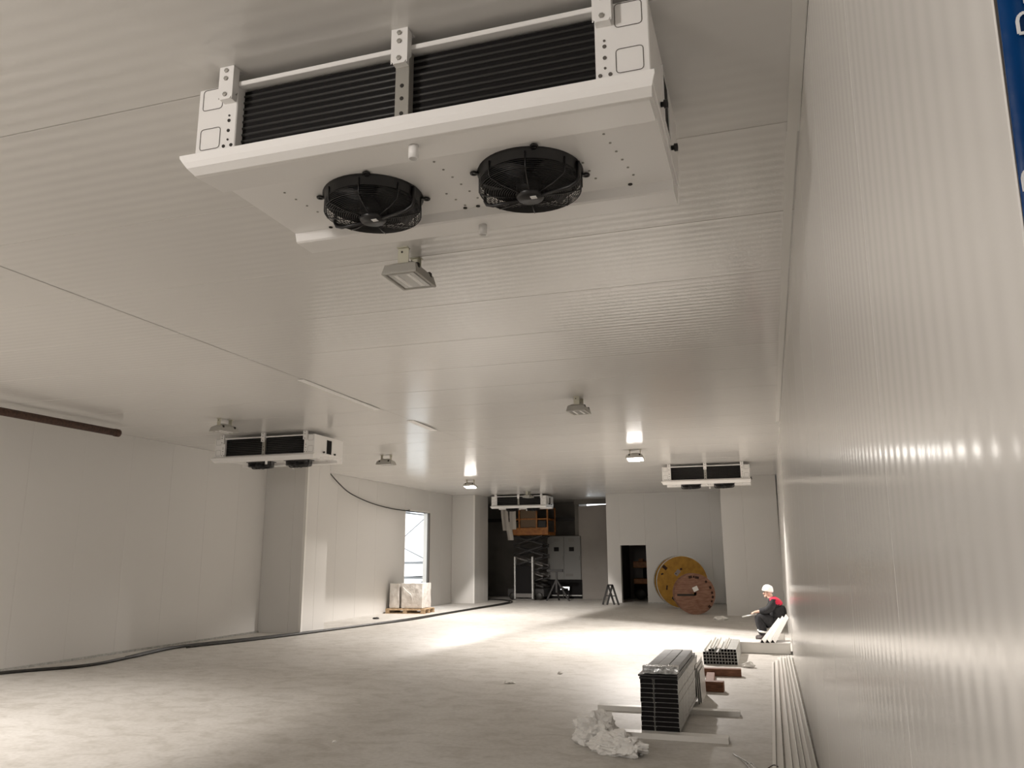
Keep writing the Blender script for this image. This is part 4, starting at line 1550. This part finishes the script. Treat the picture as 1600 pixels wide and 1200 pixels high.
# face
def part_blob(name, m, c, r, n=10):
    bm = bmesh.new()
    bmesh.ops.create_uvsphere(bm, u_segments=n, v_segments=8, radius=1)
    for v in bm.verts:
        v.co = Vector((c[0]+v.co.x*r[0], c[1]+v.co.y*r[1], c[2]+v.co.z*r[2]))
    me = bpy.data.meshes.new(name)
    bm.to_mesh(me)
    bm.free()
    for p in me.polygons:
        p.use_smooth = True
    me.materials.append(m)
    return link(name, me, pr)
part_blob('nose', M['skin'], (-0.152, 0, 0.900), (0.020, 0.013, 0.020))
part_blob('chin', M['skin'], (-0.118, 0, 0.850), (0.034, 0.036, 0.026))
for s in (-1, 1):
    part_blob('eye', M['dark_eye'], (-0.140, s*0.030, 0.925), (0.008, 0.011, 0.007))
    part_blob('ear', M['skin'], (-0.066, s*0.078, 0.905), (0.018, 0.010, 0.028))
part_blob('mouth', M['lip'], (-0.141, 0, 0.868), (0.008, 0.020, 0.005))
# beanie
T = Matrix.Translation((-0.078, 0, 0.945)) @ Matrix.Rotation(R(10), 4, 'Y')
b = MB()
b.lathe([(0.094, -0.005), (0.104, 0.0), (0.106, 0.028), (0.102, 0.042), (0.098, 0.060), (0.082, 0.098), (0.052, 0.118), (0.020, 0.126), (0.0005, 0.128)], 28, T)
hat = b.build('beanie', M['knit'], pr)
# trousers
TR = [(0.06, 0.0, 0.345, 0.165), (0.085, 0.0, 0.46, 0.165), (-0.03, -0.10, 0.375, 0.130), (-0.285, -0.13, 0.49, 0.095), (-0.225, -0.13, 0.29, 0.088), (-0.205, -0.13, 0.11, 0.072),
      (-0.03, 0.10, 0.375, 0.130), (-0.305, 0.12, 0.47, 0.095), (-0.255, 0.12, 0.28, 0.088), (-0.235, 0.12, 0.11, 0.072)]
link('trousers', skin_mesh('trousers', TR, [(0, 1), (0, 2), (2, 3), (3, 4), (4, 5), (0, 6), (6, 7), (7, 8), (8, 9)], M['cloth_black'], 2), pr)
# jacket
JK = [(0.075, 0.0, 0.40, 0.170), (0.095, 0.0, 0.52, 0.172), (0.080, 0.0, 0.66, 0.178), (0.02, 0.0, 0.775, 0.135), (-0.015, 0.0, 0.835, 0.078),
      (0.02, -0.165, 0.745, 0.092), (-0.06, -0.21, 0.60, 0.080), (-0.262, -0.133, 0.568, 0.054), (0.02, 0.165, 0.745, 0.092), (-0.08, 0.21, 0.58, 0.080), (-0.282, 0.103, 0.552, 0.054)]
jm = skin_mesh('jacket', JK, [(0, 1), (1, 2), (2, 3), (3, 4), (3, 5), (5, 6), (6, 7), (3, 8), (8, 9), (9, 10)], M['cloth_black'], 2)
jm.materials.append(M['cloth_red'])
for p in jm.polygons:
    c = p.center
    # red yoke over the shoulders and upper back
    if c.z > 0.70 and c.x > -0.02-0.3*(c.z-0.70) and c.z < 0.845 and abs(c.y) < 0.21:
        p.material_index = 1
link('jacket', jm, pr)
for sy, x in ((-0.13, -0.215), (0.12, -0.245)):
    b = MB()
    b.lathe([(0.066, 0.0), (0.083, 0.0), (0.083, 0.035), (0.066, 0.035)], 20, Matrix.Translation((x, sy, 0.175)) @ Matrix.Rotation(R(6), 4, 'Y'))
    b.build('reflective_band', M['band'], pr)
    b = MB()
    bo = [(x+0.012, sy, 0.058, 0.062), (x-0.125, sy, 0.048, (0.056, 0.056)), (x+0.012, sy, 0.19, 0.062)]
    link('boot', skin_mesh('boot', bo, [(0, 1), (0, 2)], M['boot'], 2), pr)
# the low block the person sits on, and the rod in the hands
b = MB()
b.bbox(-0.04, 0.15, 16.78, 17.05, 0.0, 0.17, 0.008)
tag(b.build('low_block', M['trim']), 'low white block the crouching worker sits on, hidden behind the white angles', 'block')
b = MB()
b.tube([(-0.32, 16.80, 0.52), (-0.62, 16.86, 0.455)], 0.012, 8)
b.tube([(-0.28, 16.79, 0.53), (-0.36, 16.81, 0.512)], 0.020, 8)
tag(b.build('hand_tool', M['galv_dull']), 'slim pale hand tool held out by the crouching worker', 'tool')

# white outlined letters on the blue poster (flat print, child of the poster)
def stroke(pts, w=0.0035):
    b = MB()
    P = [Vector((x, poster_y(x, z)-0.003, z)) for x, z in pts]
    for p, q in zip(P[:-1], P[1:]):
        b.bar(p, q, w, 0.0008, (0, 1, 0))
    return b.build('printed_letter', M['label_white'], bl)
def letter(x, zb, h):
    return [(x+1.1*h, zb), (x, zb), (x, zb+0.62*h), (x+0.06*h, zb+0.84*h), (x+0.22*h, zb+h), (x+1.1*h, zb+h)]
stroke(letter(0.2938, 2.197, 0.024))
stroke(letter(0.3042, 2.2325, 0.024))
stroke(letter(0.2765, 2.016, 0.024))
